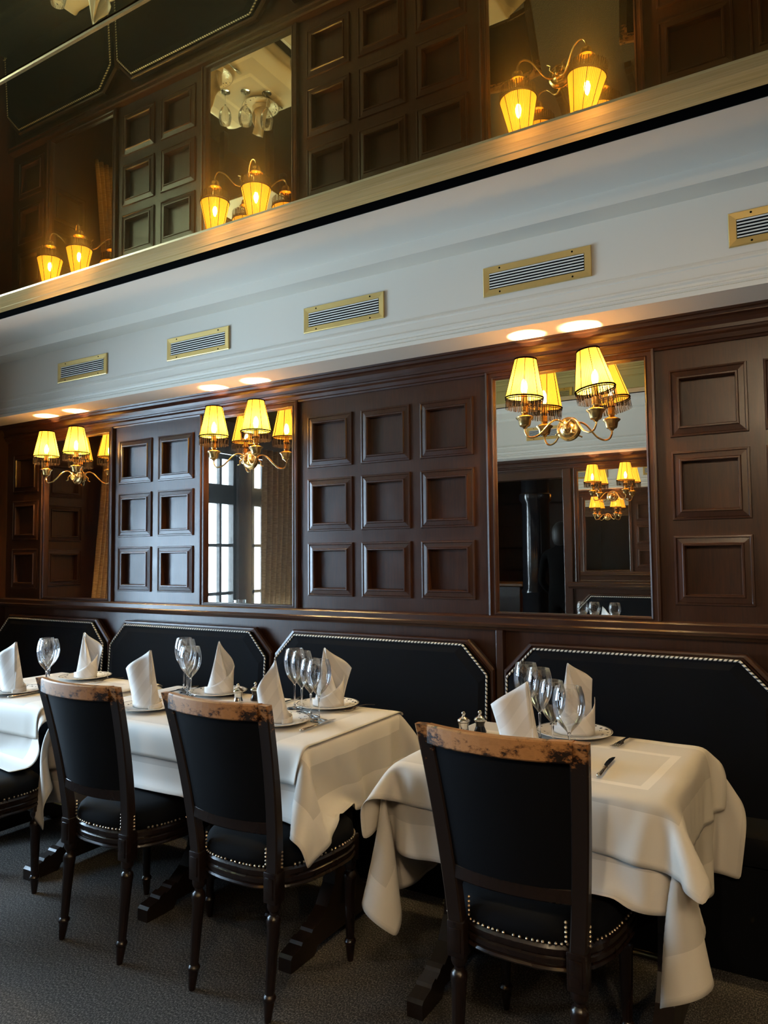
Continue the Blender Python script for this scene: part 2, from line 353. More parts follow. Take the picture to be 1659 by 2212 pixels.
# rail, panel behind the bench, cornice
RAIL = [(YB, 1.085), (3.075, 1.085), (3.07, 1.097), (3.052, 1.10), (3.048, 1.112), (3.055, 1.118), (3.055, 1.14), (3.062, 1.146), (YB, 1.15)]
t = struct(MB().extr(RAIL, XL, XR).build('trim_1', MAHOGX))
CORN = [(YB, 2.235), (3.088, 2.235), (3.085, 2.243), (3.078, 2.246), (3.074, 2.262), (3.064, 2.27), (3.062, 2.278), (3.070, 2.284)] + \
       [(3.070-.030*(1-math.cos(a)), 2.284+.040*math.sin(a)) for a in (R(20), R(45), R(70), R(90))] + [(3.034, 2.326), (3.032, 2.338), (3.024, 2.341), (3.022, 2.352), (YB, 2.352)]
struct(MB().extr(CORN, XL, XR).build('trim_2', MAHOGX))
struct(MB().box(-1.262, -1.228, 3.062, YB, .2, 1.086, .003).build('trim_3', MAHOG))
# opposite wall (behind the camera, seen in the mirrors): panelling right of x=-2.1, an opening with a beam left of it
OMX = [(-2.02, -1.36), (.1, .76)]
osq = [(a, b, z0, z1) for a, b in ((-1.25, -.97), (-.91, -.63), (-.57, -.29), (.86, 1.14), (1.2, 1.48)) for z0, z1 in ROWS]
panelled('wall_front', PO, -2.12, XR, osq, 0, 2.36, [(a-.005, b+.005, MZ0-.005, MZ1+.005) for a, b in OMX])
struct(MB().box(-2.12, XR+.1, YO-.12, YO-.045, 0, 2.95).build('wall_front', MAHOG))
struct(MB().box(XL-.1, -2.12, YO-.12, YO, 2.16, 2.95).build('wall_front', MAHOG))
for i, (a, b) in enumerate(OMX):
    off = (a+b)/2
    t = thing('wall_mirror', ['mirror on the opposite wall, seen inside the rightmost mirror', 'mirror on the opposite wall behind the viewer'][i], 'mirror', (off, YO, MZ0), PI)
    PM = lambda u, d, z: (u-off, d, z-MZ0)
    m = MB(); frame(m, a-.036, b+.036, MZ0-.036, MZ1+.036, FRP, PM); m.build('frame', MAHOG, t)
    MB().box(a-off-.003, b-off+.003, 0.004, .008, -.003, MZ1-MZ0+.003).build('mirror_pane', MIRROR, t)
fl = lambda pr: [(YB+YO-y, z) for y, z in pr]
struct(MB().extr(fl(RAIL), -2.12, XR).build('trim_4', MAHOGX))
struct(MB().extr(fl(CORN), XL, XR).build('trim_5', MAHOGX))
struct(MB().box(-2.16, -2.08, YO-.14, YO+.02, 0, 2.24, .004).build('trim_6', MAHOG))
# left wall with its windows
WINS = [(.70, 2.15, .72, 2.42), (-.62, .515, .72, 2.42)]
lsq = [(2.50, 2.80, z0, z1) for z0, z1 in ROWS]
panelled('wall_left', PLW, -5.2, YB, lsq, 0, 2.60, [(a, b, c, d) for a, b, c, d in WINS])
struct(board(MB(), -5.2, YB, 0, 2.95, [(a-.01, b+.01, c-.01, d+.01) for a, b, c, d in WINS], lambda u, d, z: (XL-.024-d, u, z), .09).build('wall_left', MAHOG))
for n, (a, b, c, d) in enumerate(WINS):
    m = MB()
    for q in ((a, b, c, c+.05), (a, b, d-.05, d), (a, a+.045, c, d), (b-.045, b, c, d), (a, b, 1.93, 2.12)):
        m.box(XL-.10, XL-.03, q[0], q[1], q[2], q[3], .004)
    ys = ((.895, 1.23, 1.55, 1.86), (-.33, -.04, .25, .42))[n]
    for y in ys: m.box(XL-.085, XL-.045, y, y+.03, c, d)
    m.box(XL-.085, XL-.045, a, b, 1.515, 1.545); m.box(XL-.085, XL-.045, a, b, 1.05, 1.08)
    wo = struct(m.build('window_%d' % (n+1), GLOSSBLACK))
    MB().box(XL-.068, XL-.064, a, b, c, d).build('pane', PANEG, wo)
    MB().box(XL-.10, XL+.05, a-.03, b+.03, c-.04, c, .004).build('window_sill', GLOSSBLACK, wo)
struct(MB().box(XR, XR+.1, YO-.1, YB+.1, 0, 2.95).build('wall_right', MAHOG))
struct(MB().box(XL-.1, XR+.1, -5.2, YB+.1, -.06, 0).build('floor', CARPET))
# ceiling: soffit boxes over both walls, coves, bronze mirror between
def ceil_profile():
    p = [(YB+.05, 2.350), (2.852, 2.350)]                                                   # underside
    p += [(2.835, 2.350), (2.835, 2.368), (2.843, 2.372), (2.836, 2.378), (2.836, 2.384), (2.845, 2.388), (2.842, 2.398), (2.834, 2.404), (2.834, 2.411), (2.842, 2.414)]
    p += [(2.844, 2.452), (2.838, 2.456), (2.838, 2.463), (2.846, 2.466), (2.846, 2.474), (2.85, 2.476), (2.85, 2.715)]   # fascia with its mouldings
    p += [(2.735, 2.715), (2.735, 2.772)]                                                   # flat step and strip
    p += [(2.70, 2.78), (2.60, 2.785), (2.50, 2.775), (2.42, 2.76), (2.362, 2.745), (2.36, 2.752), (2.36, 2.86), (YB+.05, 2.86)]
    return p
struct(MB().extr(ceil_profile(), XL, XR).build('ceiling', PLASTER, smooth=True, angle=25))
struct(MB().extr(fl(ceil_profile()), XL, XR).build('ceiling', PLASTER, smooth=True, angle=25))
struct(MB().box(XL, XR, -.3, 2.6, 2.86, 2.9).build('ceiling', BLACK))
struct(MB().box(XL-.1, -2.0, -5.2, YO-.12, 2.6, 2.7).build('ceiling', PLASTER))
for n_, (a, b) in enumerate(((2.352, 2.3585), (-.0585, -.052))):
    struct(MB().box(XL, XR, a, b, 2.744, 2.86).build('trim_%d' % (7+n_), BLACK))  # black reveal strip, put in as the dark of the shadow gap
cm = thing('ceiling_mirror', 'dark bronze mirror covering the middle of the ceiling with pale gilt edges', 'mirror', (0, 1.15, 2.74))
for s_ in (-1, 1):
    y0, y1 = (0.004, .978) if s_ > 0 else (-.978, -.004)
    MB().box(XL, XR, y0, y1, 0, .006).build('mirror_pane', BRONZE, cm)
    pr = [(.975, -.003), (1.155, -.003), (1.155, .03), (.975, .03)]
    if s_ > 0: pr = [(.975, .004), (.985, -.004), (1.03, -.006), (1.036, -.003), (1.085, -.003), (1.09, -.005), (1.128, -.005), (1.130, .03), (.975, .03)]
    else: pr = [(-a, b) for a, b in [(.975, .004), (.985, -.004), (1.03, -.006), (1.036, -.003), (1.085, -.003), (1.09, -.005), (1.128, -.005), (1.130, .03), (.975, .03)]]
    MB().extr(pr, XL, XR).build('gilt_edge', TRIM, cm)
MB().extr([(-.007, -.003), (.007, -.003), (.004, -.006), (-.004, -.006)], XL, XR).build('brass_seam', BRASS, cm)
# room beyond the opening, seen only in the right mirror
struct(MB().box(XL-.1, -2.0, -5.3, -5.2, 0, 2.7).build('wall_rear', MAHOG))
struct(MB().box(-2.12, -2.02, -5.3, YO-.12, 0, 2.7).build('wall_bar', MAHOG))

# ------------------------------------------------------------------ air vents
def make_vent():
    t = thing('air_vent', '', 'vent')
    W, H = .457, .125; P = lambda u, d, z: (u, d, z)
    m = MB(); frame(m, -W/2, W/2, -H/2, H/2, [(0, 0), (.001, .006), (.003, .007), (.027, .005), (.029, .002), (.029, -.004)], P); m.build('vent_frame', BRASSB, t)
    MB().box(-W/2+.02, W/2-.02, -.001, .0, -H/2+.02, H/2-.02).build('vent_backing', BLACK, t)
    for k in range(6):
        z = -H/2+.034+k*(H-.066)/5
        MB().box(-W/2+.029, W/2-.029, -.0055, -.002, z-.0026, z+.0026, .0008).build('slat', WHITESLAT, t)
    for sx in (-1, 1):
        for sz in (-1, 1):
            m = MB(); m.lathe([(.0001, -.001), (.004, -.001), (.004, .001), (.0001, .0016)], 8)
            m.v = [(x+sx*(W/2-.075), -.006-z, y+sz*(H/2-.012)) for x, y, z in m.v]; m.build('screw', BLACK, t)
    return t
v0 = make_vent()
VX = [-4.785, -3.822, -2.862, -1.917, -.971, -.026, .92]
VLB = ['brass framed air vent at the far left end of the white bulkhead', 'brass air vent above the leftmost lamp bracket, second smallest of the row', 'brass air vent above the six-square panel and middle bracket',
       'brass air vent above the nine-square wooden panel', 'large brass air vent above the rightmost wall mirror', 'brass air vent cut by the right edge of the picture', 'brass air vent out of view at the right']
for i, x in enumerate(VX[1:]):
    if i == 0: c = v0
    else: c = copy_tree(v0)
    c.location = (x, 2.8485, 2.5655); c['label'] = ['brass air vent furthest left and smallest of the row', 'brass air vent second from left, above the six-square panel', 'brass air vent above the nine-square wooden panel',
       'largest fully visible brass air vent, above the rightmost mirror', 'brass air vent cut off by the right edge of the picture', 'brass air vent out of view at the far right'][i]; c['group'] = 'brass air vents along the bulkhead'
for i, x in enumerate((-2.2, -.9)):
    c = dup(v0, ['brass air vent of the opposite bulkhead, seen inside the right mirror', 'brass air vent on the bulkhead behind the viewer'][i], (x, YB+YO-2.8485, 2.5655), PI, 'brass air vents along the opposite bulkhead')

# unseen warm fill lights, added behind the viewer to brighten cloths and chair backs
for k, x in enumerate((-.25, .85, 1.8)):
    t = thing('recessed_downlight', ['recessed downlight above the viewer', 'recessed downlight to the right of the viewer', 'recessed downlight far right of the viewer'][k], 'ceiling light', (x, -.42+.0, 2.70), 0, None)
    MB().lathe([(.045, -.002), (.058, -.004), (.060, 0.012), (.045, .012)], 24).build('rim', BRASS, t, True, angle=40)
    ld = bpy.data.lights.new('downlight', 'SPOT'); ld.energy = 44; ld.color = (1, .74, .45); ld.spot_size = R(115); ld.spot_blend = .6; ld.shadow_soft_size = .04
    lo = bpy.data.objects.new('downlight_beam', ld); COL.objects.link(lo); lo.location = (x, -.42, 2.69); lo.rotation_euler = (R(38), 0, R([10, 12, 30][k]))
# ------------------------------------------------------------------ wall lamps
def make_shade(tilt):
    m = MB(); n = 120; rings = []; zt = .165
    for k in range(9):
        v = k/8; r = .078*(1-v)+.043*v; z = v*zt
        rings.append([((r+(.0016 if j % 2 else -.0012))*math.cos(2*PI*j/n), (r+(.0016 if j % 2 else -.0012))*math.sin(2*PI*j/n), z) for j in range(n)])
    m.loft(rings, True, False, lambda i, j: (j/2+.25*(j % 2), i/8))
    return m
def make_sconce(label, loc, tilts=(0, 0)):
    t = thing('wall_lamp', label, 'wall lamp', loc, 0, None)
    m = MB(); m.lathe([(.0001, 0), (.050, 0), (.051, .004), (.044, .009), (.040, .008), (.022, .016), (.016, .024), (.012, .034), (.0001, .04)], 28)
    m.v = [(x, -z, y) for x, y, z in m.v]; m.build('backplate', BRASS, t, True, angle=40)
    m = MB(); m.lathe([(.0001, -.02), (.007, -.014), (.011, 0), (.007, .013), (.010, .02), (.004, .027), (.0001, .03)], 14, (0, -.045, -.005)); m.build('finial', BRASS, t, True)
    for s_ in (-1, 1):
        LX, LY = s_*.150, -.125
        def arm(s):
            # S curve: rises out of the plate, dips and climbs into the cup
            x = LX*s; y = -.03+(LY+.03)*min(1, s*1.25)
            z = .038*math.sin(min(1, s/.42)*PI*.62)-.0 if s < .42 else 0
            return x, y, z
        pts = [(0, -.030, 0), (.08, -.038, .022), (.22, -.055, .034), (.36, -.075, .022), (.5, -.095, -.008), (.64, -.11, -.032), (.80, -.122, -.042), (.93, -.125, -.036), (1.0, -.125, -.015), (1.0, -.125, .0)]
        P = [Vector((LX*a, b, c)) for a, b, c in pts]; path = []
        for i in range(len(P)-1):
            p0 = P[max(i-1, 0)]; p1 = P[i]; p2 = P[i+1]; p3 = P[min(i+2, len(P)-1)]
            for q in range(4):
                u = q/4; path.append(.5*((2*p1)+(p2-p0)*u+(2*p0-5*p1+4*p2-p3)*u*u+(3*p1-p0-3*p2+p3)*u**3))
        path.append(P[-1])
        am = MB().tube(path, .0042, 8)
        am.tube([(LX*.1, -.04, .01), (LX*.2, -.05, -.006), (LX*.16, -.052, -.022), (LX*.27, -.056, -.03)], .0035, 6)
        a_ = am.build('arm', BRASS, t, True)
        b = MB(); b.lathe([(.0001, -.004), (.008, -.002), (.011, .004), (.021, .008), (.024, .014), (.028, .034), (.037, .042), (.038, .046), (.030, .051), (.016, .056), (.010, .064), (.009, .070)], 24, (LX, LY, 0))
        b.build('drip_cup', BRASS, a_, True, angle=50)
        b = MB(); b.lathe([(.016, .064), (.0165, .070), (.015, .074), (.0155, .104), (.0001, .104)], 18, (LX, LY, 0)); b.build('socket', BRASS, a_, True, angle=50)
        b = MB(); b.lathe([(.017, .104), (.018, .107), (.017, .112), (.013, .114), (.012, .15), (.0001, .15)], 16, (LX, LY, 0)); b.build('candle_sleeve', CANDLE, a_, True, angle=50)
        b = MB(); b.lathe([(.0001, .150), (.008, .152), (.014, .170), (.013, .186), (.006, .204), (.0001, .212)], 10, (LX, LY, 0)); b.build('bulb', BULBM, a_, True)
        tl = tilts[0 if s_ < 0 else 1]
        MT = Matrix.Translation((LX, LY, .130)) @ Matrix.Rotation(R(tl), 4, 'Y')
        sh = make_shade(0); sh.v = [tuple(MT @ Vector(v)) for v in sh.v]
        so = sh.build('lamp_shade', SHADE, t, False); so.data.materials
        tr = MB(); n = 40
        for rr, zz in ((.0795, 0), (.0445, .165)):
            tr.tube([(rr*math.cos(2*PI*j/n), rr*math.sin(2*PI*j/n), zz) for j in range(n+1)], .0036, 6)
        for j in range(8):
            a = 2*PI*(j+.4)/8; tr.tube([(.0805*math.cos(a), .0805*math.sin(a), .0), (.0455*math.cos(a), .0455*math.sin(a), .165)], .0016, 4)
        tr.v = [tuple(MT @ Vector(v)) for v in tr.v]; tr.build('braid', DARKTRIM, so)
        fr = MB(); n = 96
        for j in range(n):
            a = 2*PI*j/n; L = .046+.004*random.random(); x, y = .0795*math.cos(a), .0795*math.sin(a)
            dx, dy = random.uniform(-.002, .002), random.uniform(-.002, .002)
            wv = Vector((-math.sin(a), math.cos(a), 0))*(.0021 if j % 2 else .0014)
            fr.add([(x-wv.x, y-wv.y, 0), (x+wv.x, y+wv.y, 0), (x+dx+wv.x, y+dy+wv.y, -L), (x+dx-wv.x, y+dy-wv.y, -L)], [(0, 1, 2, 3)])
        fr.tube([(.0795*math.cos(2*PI*j/40), .0795*math.sin(2*PI*j/40), -.008) for j in range(41)], .0022, 4)
        fr.v = [tuple(MT @ Vector(v)) for v in fr.v]; fr.build('fringe', DARKTRIM, so)
        th = MB()
        for k in range(3):
            a = 2*PI*k/3; th.tube([(0, 0, .112), (.043*math.cos(a), .043*math.sin(a), .160)], .001, 4)
        th.tube([(0, 0, .112), (0, 0, .08)], .0015, 4)
        th.v = [tuple(MT @ Vector(v)) for v in th.v]; th.build('shade_carrier', BRASS, so)
    return t
make_sconce('brass two-armed wall lamp with a crooked shade, on the rightmost mirror', (-.925, YB, 1.953), (3, -9))
s2 = make_sconce('brass two-armed wall lamp on the middle mirror reflecting the window', (-2.712, YB, 1.950), (0, 0))
LB = 'brass wall lamps with fringed shades'
dup(s2, 'brass two-armed wall lamp furthest left, near the corner', (-4.19, YB, 1.952))
dup(s2, 'brass wall lamp on a mirror beyond the right edge', (1.09, YB, 1.952))
for x, l in ((-1.69, 'brass wall lamp of the opposite wall, seen small inside the right mirror'), (.43, 'brass wall lamp of the opposite wall, behind the viewer'), (2.1, 'brass wall lamp at the right end of the opposite wall')):
    dup(s2, l, (x, YO, 1.952), PI)
dup(s2, 'brass wall lamp deep in the adjoining room, seen in the right mirror', (-3.4, -5.2, 1.7), PI)
dup(s2, 'brass wall lamp on the side wall of the adjoining room', (-2.12, -3.0, 1.9), PI/2*3)

# ------------------------------------------------------------------ banquettes
def make_banquette(x0, x1, label, ch=(1, 1), flip=False):
    # local: x along, -y towards the room; wall face at y=0
    t = thing('banquette', label, 'banquette', (0, 0, 0)); c = .118
    def outline(g, top, lo=.30):
        a, b = x0+g, x1-g; k = c
        return [(a, lo), (b, lo)]+([(b, top-.125), (b-k, top)] if ch[1] else [(b, top)])+([(a+k, top), (a, top-.125)] if ch[0] else [(a, top)])
    # upholstered back
    rings = []
    for g, d in ((.022, -.035), (.022, -.058), (.028, -.066), (.06, -.074)):
        rings.append([(x, d-(.05*(1-(z-.3)/.7)), z) for x, z in outline(g, 1.018-(g-.022), .40+(g-.022))])
    MB().loft(rings).build('backrest', BLACKFAB, t)
    # wooden surround
    rings = []
    for g, d in ((.0, -.018), (.0, -.040), (.004, -.050), (.012, -.052), (.016, -.046), (.020, -.046), (.022, -.03)):
        rings.append([(x, d, z) for x, z in outline(g, 1.040-g)])
    MB().loft(rings, True, False).build('wood_surround', MAHOGX, t)
    o = outline(.024, 1.016); pts = [o[1]]+o[2:]+[o[0]]
    path = []
    for (xa, za), (xb, zb) in zip(pts, pts[1:]):
        n = max(2, int(math.hypot(xb-xa, zb-za)/.03))
        for q in range(n): u = q/n; path.append((xa+(xb-xa)*u, za+(zb-za)*u))
    path.append(pts[-1])
    path = [(x, -.062-.05*(1-(z-.3)/.7)-.004, z) for x, z in path]
    MB().tube(path, .0048, 8, uvs=58, twist=1).build('cord_piping', ROPE, t, True)
    # seat
    MB().box(x0+.003, x1-.003, -.310, -.075, .36, .47, .03).build('seat_cushion', BLACKFAB, t, True, angle=40)
    MB().box(x0+.003, x1-.003, -.29, -.06, .0, .36).build('seat_base', BLACKFAB, t)
    MB().tube([(x0+.005+(x1-x0-.01)*k/30, -.105, .478) for k in range(31)], .0045, 8, uvs=58, twist=1).build('seat_cord', ROPE, t, True)
    return t
BX = [(-4.95, -3.800), (-3.780, -2.518), (-2.498, -1.268), (-1.222, -.145), (-.125, 1.0)]
BL = ['black velvet banquette back furthest left, behind the napkins and the first water glass', 'black velvet banquette back second from left, behind the leftmost two chairs', 'black velvet banquette back in the middle, left of the dark wooden divider strip',
      'black velvet banquette back behind the right-hand table', 'black velvet banquette beyond the right edge']
for (a, b), l in zip(BX, BL):
    t = make_banquette(a-(a+b)/2, b-(a+b)/2, l); t.location = ((a+b)/2, YB-.002, 0)
t = make_banquette(-.62, .62, 'black velvet banquette on the opposite side, seen low in the right mirror'); t.location = (-1.42, YO+.002, 0); t.rotation_euler[2] = PI
t = make_banquette(-.62, .62, 'black velvet banquette on the opposite side behind the viewer'); t.location = (-.14, YO+.002, 0); t.rotation_euler[2] = PI

# ------------------------------------------------------------------ chairs
def make_chair(label):
    t = thing('dining_chair', label, 'chair')
    BLX, BLY = .163, -.205                       # back leg centre
    TX, TY, TZ = .208, -.305, .972               # top of the stiles
    def stile(s, m):
        n = 10; rings = []
        for k in range(n+1):
            u = k/n; z = .40+(TZ-.40)*u
            x = BLX+(TX-BLX)*u**.95-.0; y = BLY+(TY-BLY)*u**1.6
            wx = .021+.002*u; wy = .019-.005*u
            x = x-.0; b = .004
            rings.append([(s*(x-wx), y-wy+b, z), (s*(x-wx+b), y-wy, z), (s*(x+wx-b), y-wy, z), (s*(x+wx), y-wy+b, z), (s*(x+wx), y+wy-b, z), (s*(x+wx-b), y+wy, z), (s*(x-wx+b), y+wy, z), (s*(x-wx), y+wy-b, z)])
        m.loft(rings)
    for s in (-1, 1):
        m = MB(); stile(s, m); m.build('stile', WORN, t)
    def rail(zc, hz, ytop, xe, bow, m, th=.014):
        n = 14; rings = []
        for k in range(n+1):
            u = -1+2*k/n; x = xe*u; y = ytop-bow*(1-u*u); b = .004
            rings.append([(x, y-th, zc-hz+b), (x, y-th+b, zc-hz), (x, y+th-b, zc-hz), (x, y+th, zc-hz+b), (x, y+th, zc+hz-b), (x, y+th-b, zc+hz), (x, y-th+b, zc+hz), (x, y-th, zc+hz-b)])
        m.loft(rings)
    m = MB(); rail(TZ-.024, .026, TY, TX-.015, .036, m); m.build('top_rail', WORN, t)
    m = MB(); rail(.575, .020, -.214, .182, .030, m); m.build('lower_rail', CHWOOD, t)
    # upholstered back panel following the bow
    nu, nv = 14, 10
    for d, nm in ((-.009, 'back_upholstery'),):
        g1 = []; g2 = []
        for j in range(nv+1):
            v = j/nv; z = .592+(TZ-.048-.592)*v; u0 = (z-.40)/(TZ-.40)
            xe = BLX+(TX-BLX)*u0**.95-.018; ye = BLY+(TY-BLY)*u0**1.6; bow = .030+.006*v
            for i in range(nu+1):
                u = -1+2*i/nu; e = (1-abs(u)**6)*(1-abs(2*v-1)**6)
                g1.append((xe*u, ye-bow*(1-u*u)-.009-.004*e, z)); g2.append((xe*u, ye-bow*(1-u*u)+.009+.018*e, z))
        N = len(g1); fs = []
        W = nu+1
        for j in range(nv):
            for i in range(nu):
                a = j*W+i; fs.append((a, a+1, a+W+1, a+W)); fs.append((N+a, N+a+W, N+a+W+1, N+a+1))
        for j in range(nv):
            a = j*W; b = j*W+nu; fs += [(a, a+W, N+a+W, N+a), (b, N+b, N+b+W, b+W)]
        for i in range(nu):
            a = i; b = nv*W+i; fs += [(a, N+a, N+a+1, a+1), (b, b+1, N+b+1, N+b)]
        MB().add(g1+g2, fs).build(nm, BLACKFAB, t, True, angle=50)
    # seat outline: bowed front, rounded back
    def out(g, n=48):
        pts = []
        for k in range(n):
            a = 2*PI*k/n-PI/2; c_, s_ = math.cos(a), math.sin(a)
            ex = 2/2.9; x = math.copysign(abs(c_)**ex, c_); y = math.copysign(abs(s_)**ex, s_)
            yy = y*(.235-g)+.01; wx = (.232+.022*y-g) ; pts.append((x*wx, yy))
        return pts
    rings = [[(x, y, z) for x, y in out(g)] for g, z in ((.012, .435), (.006, .44), (.006, .462), (.012, .480), (.03, .496), (.07, .508), (.13, .513), (.2, .515))]
    MB().loft(rings).build('seat', BLACKFAB, t, True, angle=60)
    rings = [[(x, y, z) for x, y in out(g)] for g, z in ((.04, .372), (.004, .372), (-.001, .378), (.002, .384), (.006, .386), (.001, .392), (.001, .404), (.006, .408), (.002, .414), (.002, .428), (.008, .436), (.04, .436))]
    MB().loft(rings, True, False).build('seat_rail', CHWOOD, t, True, angle=35)
    ico = [(0, 0, 1), (1, 0, 0), (0, 1, 0), (-1, 0, 0), (0, -1, 0), (.7, .7, .0), (-.7, .7, 0), (-.7, -.7, 0), (.7, -.7, 0)]
    def head(x, y, z, r=.0046):
        nonlocal m
        vs = []; fs = []
        for i, (ph) in enumerate((0.0, .5, 1.0)):
            for k in range(6):
                a = 2*PI*k/6; vs.append((x+r*math.cos(ph*PI/2)*math.cos(a), y+r*math.cos(ph*PI/2)*math.sin(a), z+r*math.sin(ph*PI/2)))
                vs.append((x+r*math.cos(ph*PI/2)*math.cos(a), y+r*math.cos(ph*PI/2)*math.sin(a), z-r*math.sin(ph*PI/2)))
        for i in range(2):
            for k in range(6):
                for s_ in (0, 1):
                    a = (i*6+k)*2+s_; b = (i*6+(k+1) % 6)*2+s_; fs.append((a, b, b+12, a+12))
        m.add(vs, fs)
    L = 0; last = None
    o2 = out(.003, 240)
    acc = 0; pr = o2[-1]; seg = {True: [], False: []}
    for p in o2:
        acc += math.hypot(p[0]-pr[0], p[1]-pr[1]); pr = p
        if acc > .0118:
            acc = 0
            if not (abs(abs(p[0])-BLX) < .028 and p[1] < 0): seg[p[1] < -.1 and abs(p[0]) < BLX].append(p)
    for q in (True, False):
        m = MB()
        for p in seg[q]: head(p[0], p[1], .4425)
        m.build('nail_trim', NAIL, t, True)
    for s in (-1, 1):
        for e in (-1, 1):
            m = MB()
            for k in range(5): head(s*BLX+e*.029, -.2135+(.004 if e*1 < 0 else .012), .454+k*.0115)
            m.build('nail_row', NAIL, t, True)
    def leg(x, y, back):
        m = MB(); z1 = .436 if not back else .44
        m.box(x-.025, x+.025, y-.024, y+.024, .345, z1, .004)
        m.box(x-.016, x+.016, y-.0275, y-.02, .36, z1-.016, .002)
        pf = [(.0001, .0), (.010, .0), (.012, .01), (.0165, .052), (.0165, .058), (.020, .062), (.021, .068), (.018, .074), (.0145, .078), (.0150, .09), (.0205, .268), (.0225, .282), (.023, .292), (.020, .302), (.0135, .308), (.0135, .316), (.019, .322), (.022, .330), (.022, .345), (.0001, .346)]
        rings = []; n = 24
        for r, z in pf:
            rings.append([(x+(r-(.0016 if (j % 2 and .09 <= z <= .27) else 0))*math.cos(2*PI*j/n)+(0), y+(r-(.0016 if (j % 2 and .09 <= z <= .27) else 0))*math.sin(2*PI*j/n)-(.03*(1-z/.35)**1.5 if back else 0), z) for j in range(n)])
        m.loft(rings); return m.build('leg', CHWOOD, t, True, angle=35)
    for s in (-1, 1):
        leg(s*BLX, BLY, True); leg(s*.185, .178, False)
    return t
chair = make_chair('worn dark wooden chair with black velvet back at the right-hand table')
chair.location = (-.725, 2.065, 0); chair.rotation_euler[2] = R(0)
G = 'dining chairs along the tables'; chair['group'] = G
dup(chair, 'worn dark wooden chair with black velvet back, middle of the three', (-1.675, 2.055, 0), R(-1), G)
dup(chair, 'worn dark wooden chair with black velvet back, leftmost with its back in view', (-2.335, 2.045, 0), R(-1), G)
dup(chair, 'dark chair at the left edge, only its velvet seat and rail showing', (-3.13, 1.82, 0), R(-1), G)

# ------------------------------------------------------------------ trestle tables
TZ = .758
def make_table(label, x0, x1, feet, y0=2.055, y1=2.725):
    cx = (x0+x1)/2; cy = (y0+y1)/2
    t = thing('trestle_table', label, 'table', (cx, cy, 0))
    MB().box(x0-cx, x1-cx, y0-cy, y1-cy, TZ-.035, TZ-.004, .006).build('table_top', TRWOOD, t)
    half = [(-.335, 0), (-.335, .045), (-.325, .055), (-.275, .066), (-.268, .076), (-.245, .084), (-.238, .076), (-.215, .085), (-.208, .094), (-.188, .100), (-.178, .094), (-.12, .135), (-.075, .20), (-.055, .30), (-.05, .42), (-.065, .52), (-.10, .60), (-.16, .66), (-.22, .70), (-.25, .723)]
    prof = half+[(-a, b) for a, b in reversed(half)]
    low = [(-.20, .0), (-.18, .025), (.18, .025), (.20, .0)]
    prof = half+[(-a, b) for a, b in reversed(half)]+[(.20, 0), (.18, .028), (-.18, .028), (-.20, 0)]
    for fx in feet:
        MB().extr(prof, fx-cx-.027, fx-cx+.027).build('trestle_leg', TRWOOD, t)
    if len(feet) > 1:
        MB().tube([(feet[0]-cx, 0, .20), (feet[1]-cx, 0, .20)], .011, 10).build('stretcher_rod', BRASS, t, True)
        for fx, s in ((feet[0], -1), (feet[1], 1)):
            m = MB(); m.lathe([(.0001, 0), (.02, .003), (.022, .01), (.012, .018), (.014, .028), (.0001, .036)], 14)
            m.v = [(fx-cx+s*(.032+z), x, .20+y) for x, y, z in m.v]; m.build('rod_finial', BRASS, t, True)
    return t
make_table('dark trestle table under the white cloth at the right, behind the nearest chair', -1.20, -.373, (-1.135, -.44))
make_table('long dark trestle table under the middle white cloth, behind the two left chairs', -2.87, -1.555, (-2.345, -1.640))
make_table('dark trestle table at the left edge under its own cloth', -3.80, -3.00, (-3.70, -3.085))

# ------------------------------------------------------------------ draped cloths (small position-based simulation)
def sdf_push(P, boxes, r):
    hit = np.zeros(len(P), bool); topn = np.zeros(len(P), bool)
    for (x0, x1, y0, y1, z0, z1) in boxes:
        c = np.array([(x0+x1)/2, (y0+y1)/2, (z0+z1)/2]); h = np.array([(x1-x0)/2, (y1-y0)/2, (z1-z0)/2])
        d = P-c; q = np.abs(d)-h; ins = (q < 0).all(1); qp = np.maximum(q, 0); L = np.linalg.norm(qp, axis=1)
        near = (~ins) & (L < r)
        if near.any():
            n = (qp[near]/np.maximum(L[near], 1e-9)[:, None])*np.sign(d[near]); P[near] += n*(r-L[near])[:, None]; hit |= near
        if ins.any():
            k = q[ins].argmax(1); sg = np.sign(d[ins, k]) ; idx = np.where(ins)[0]
            P[idx, k] = c[k]+sg*(h[k]+r)
            hit |= ins
    return hit
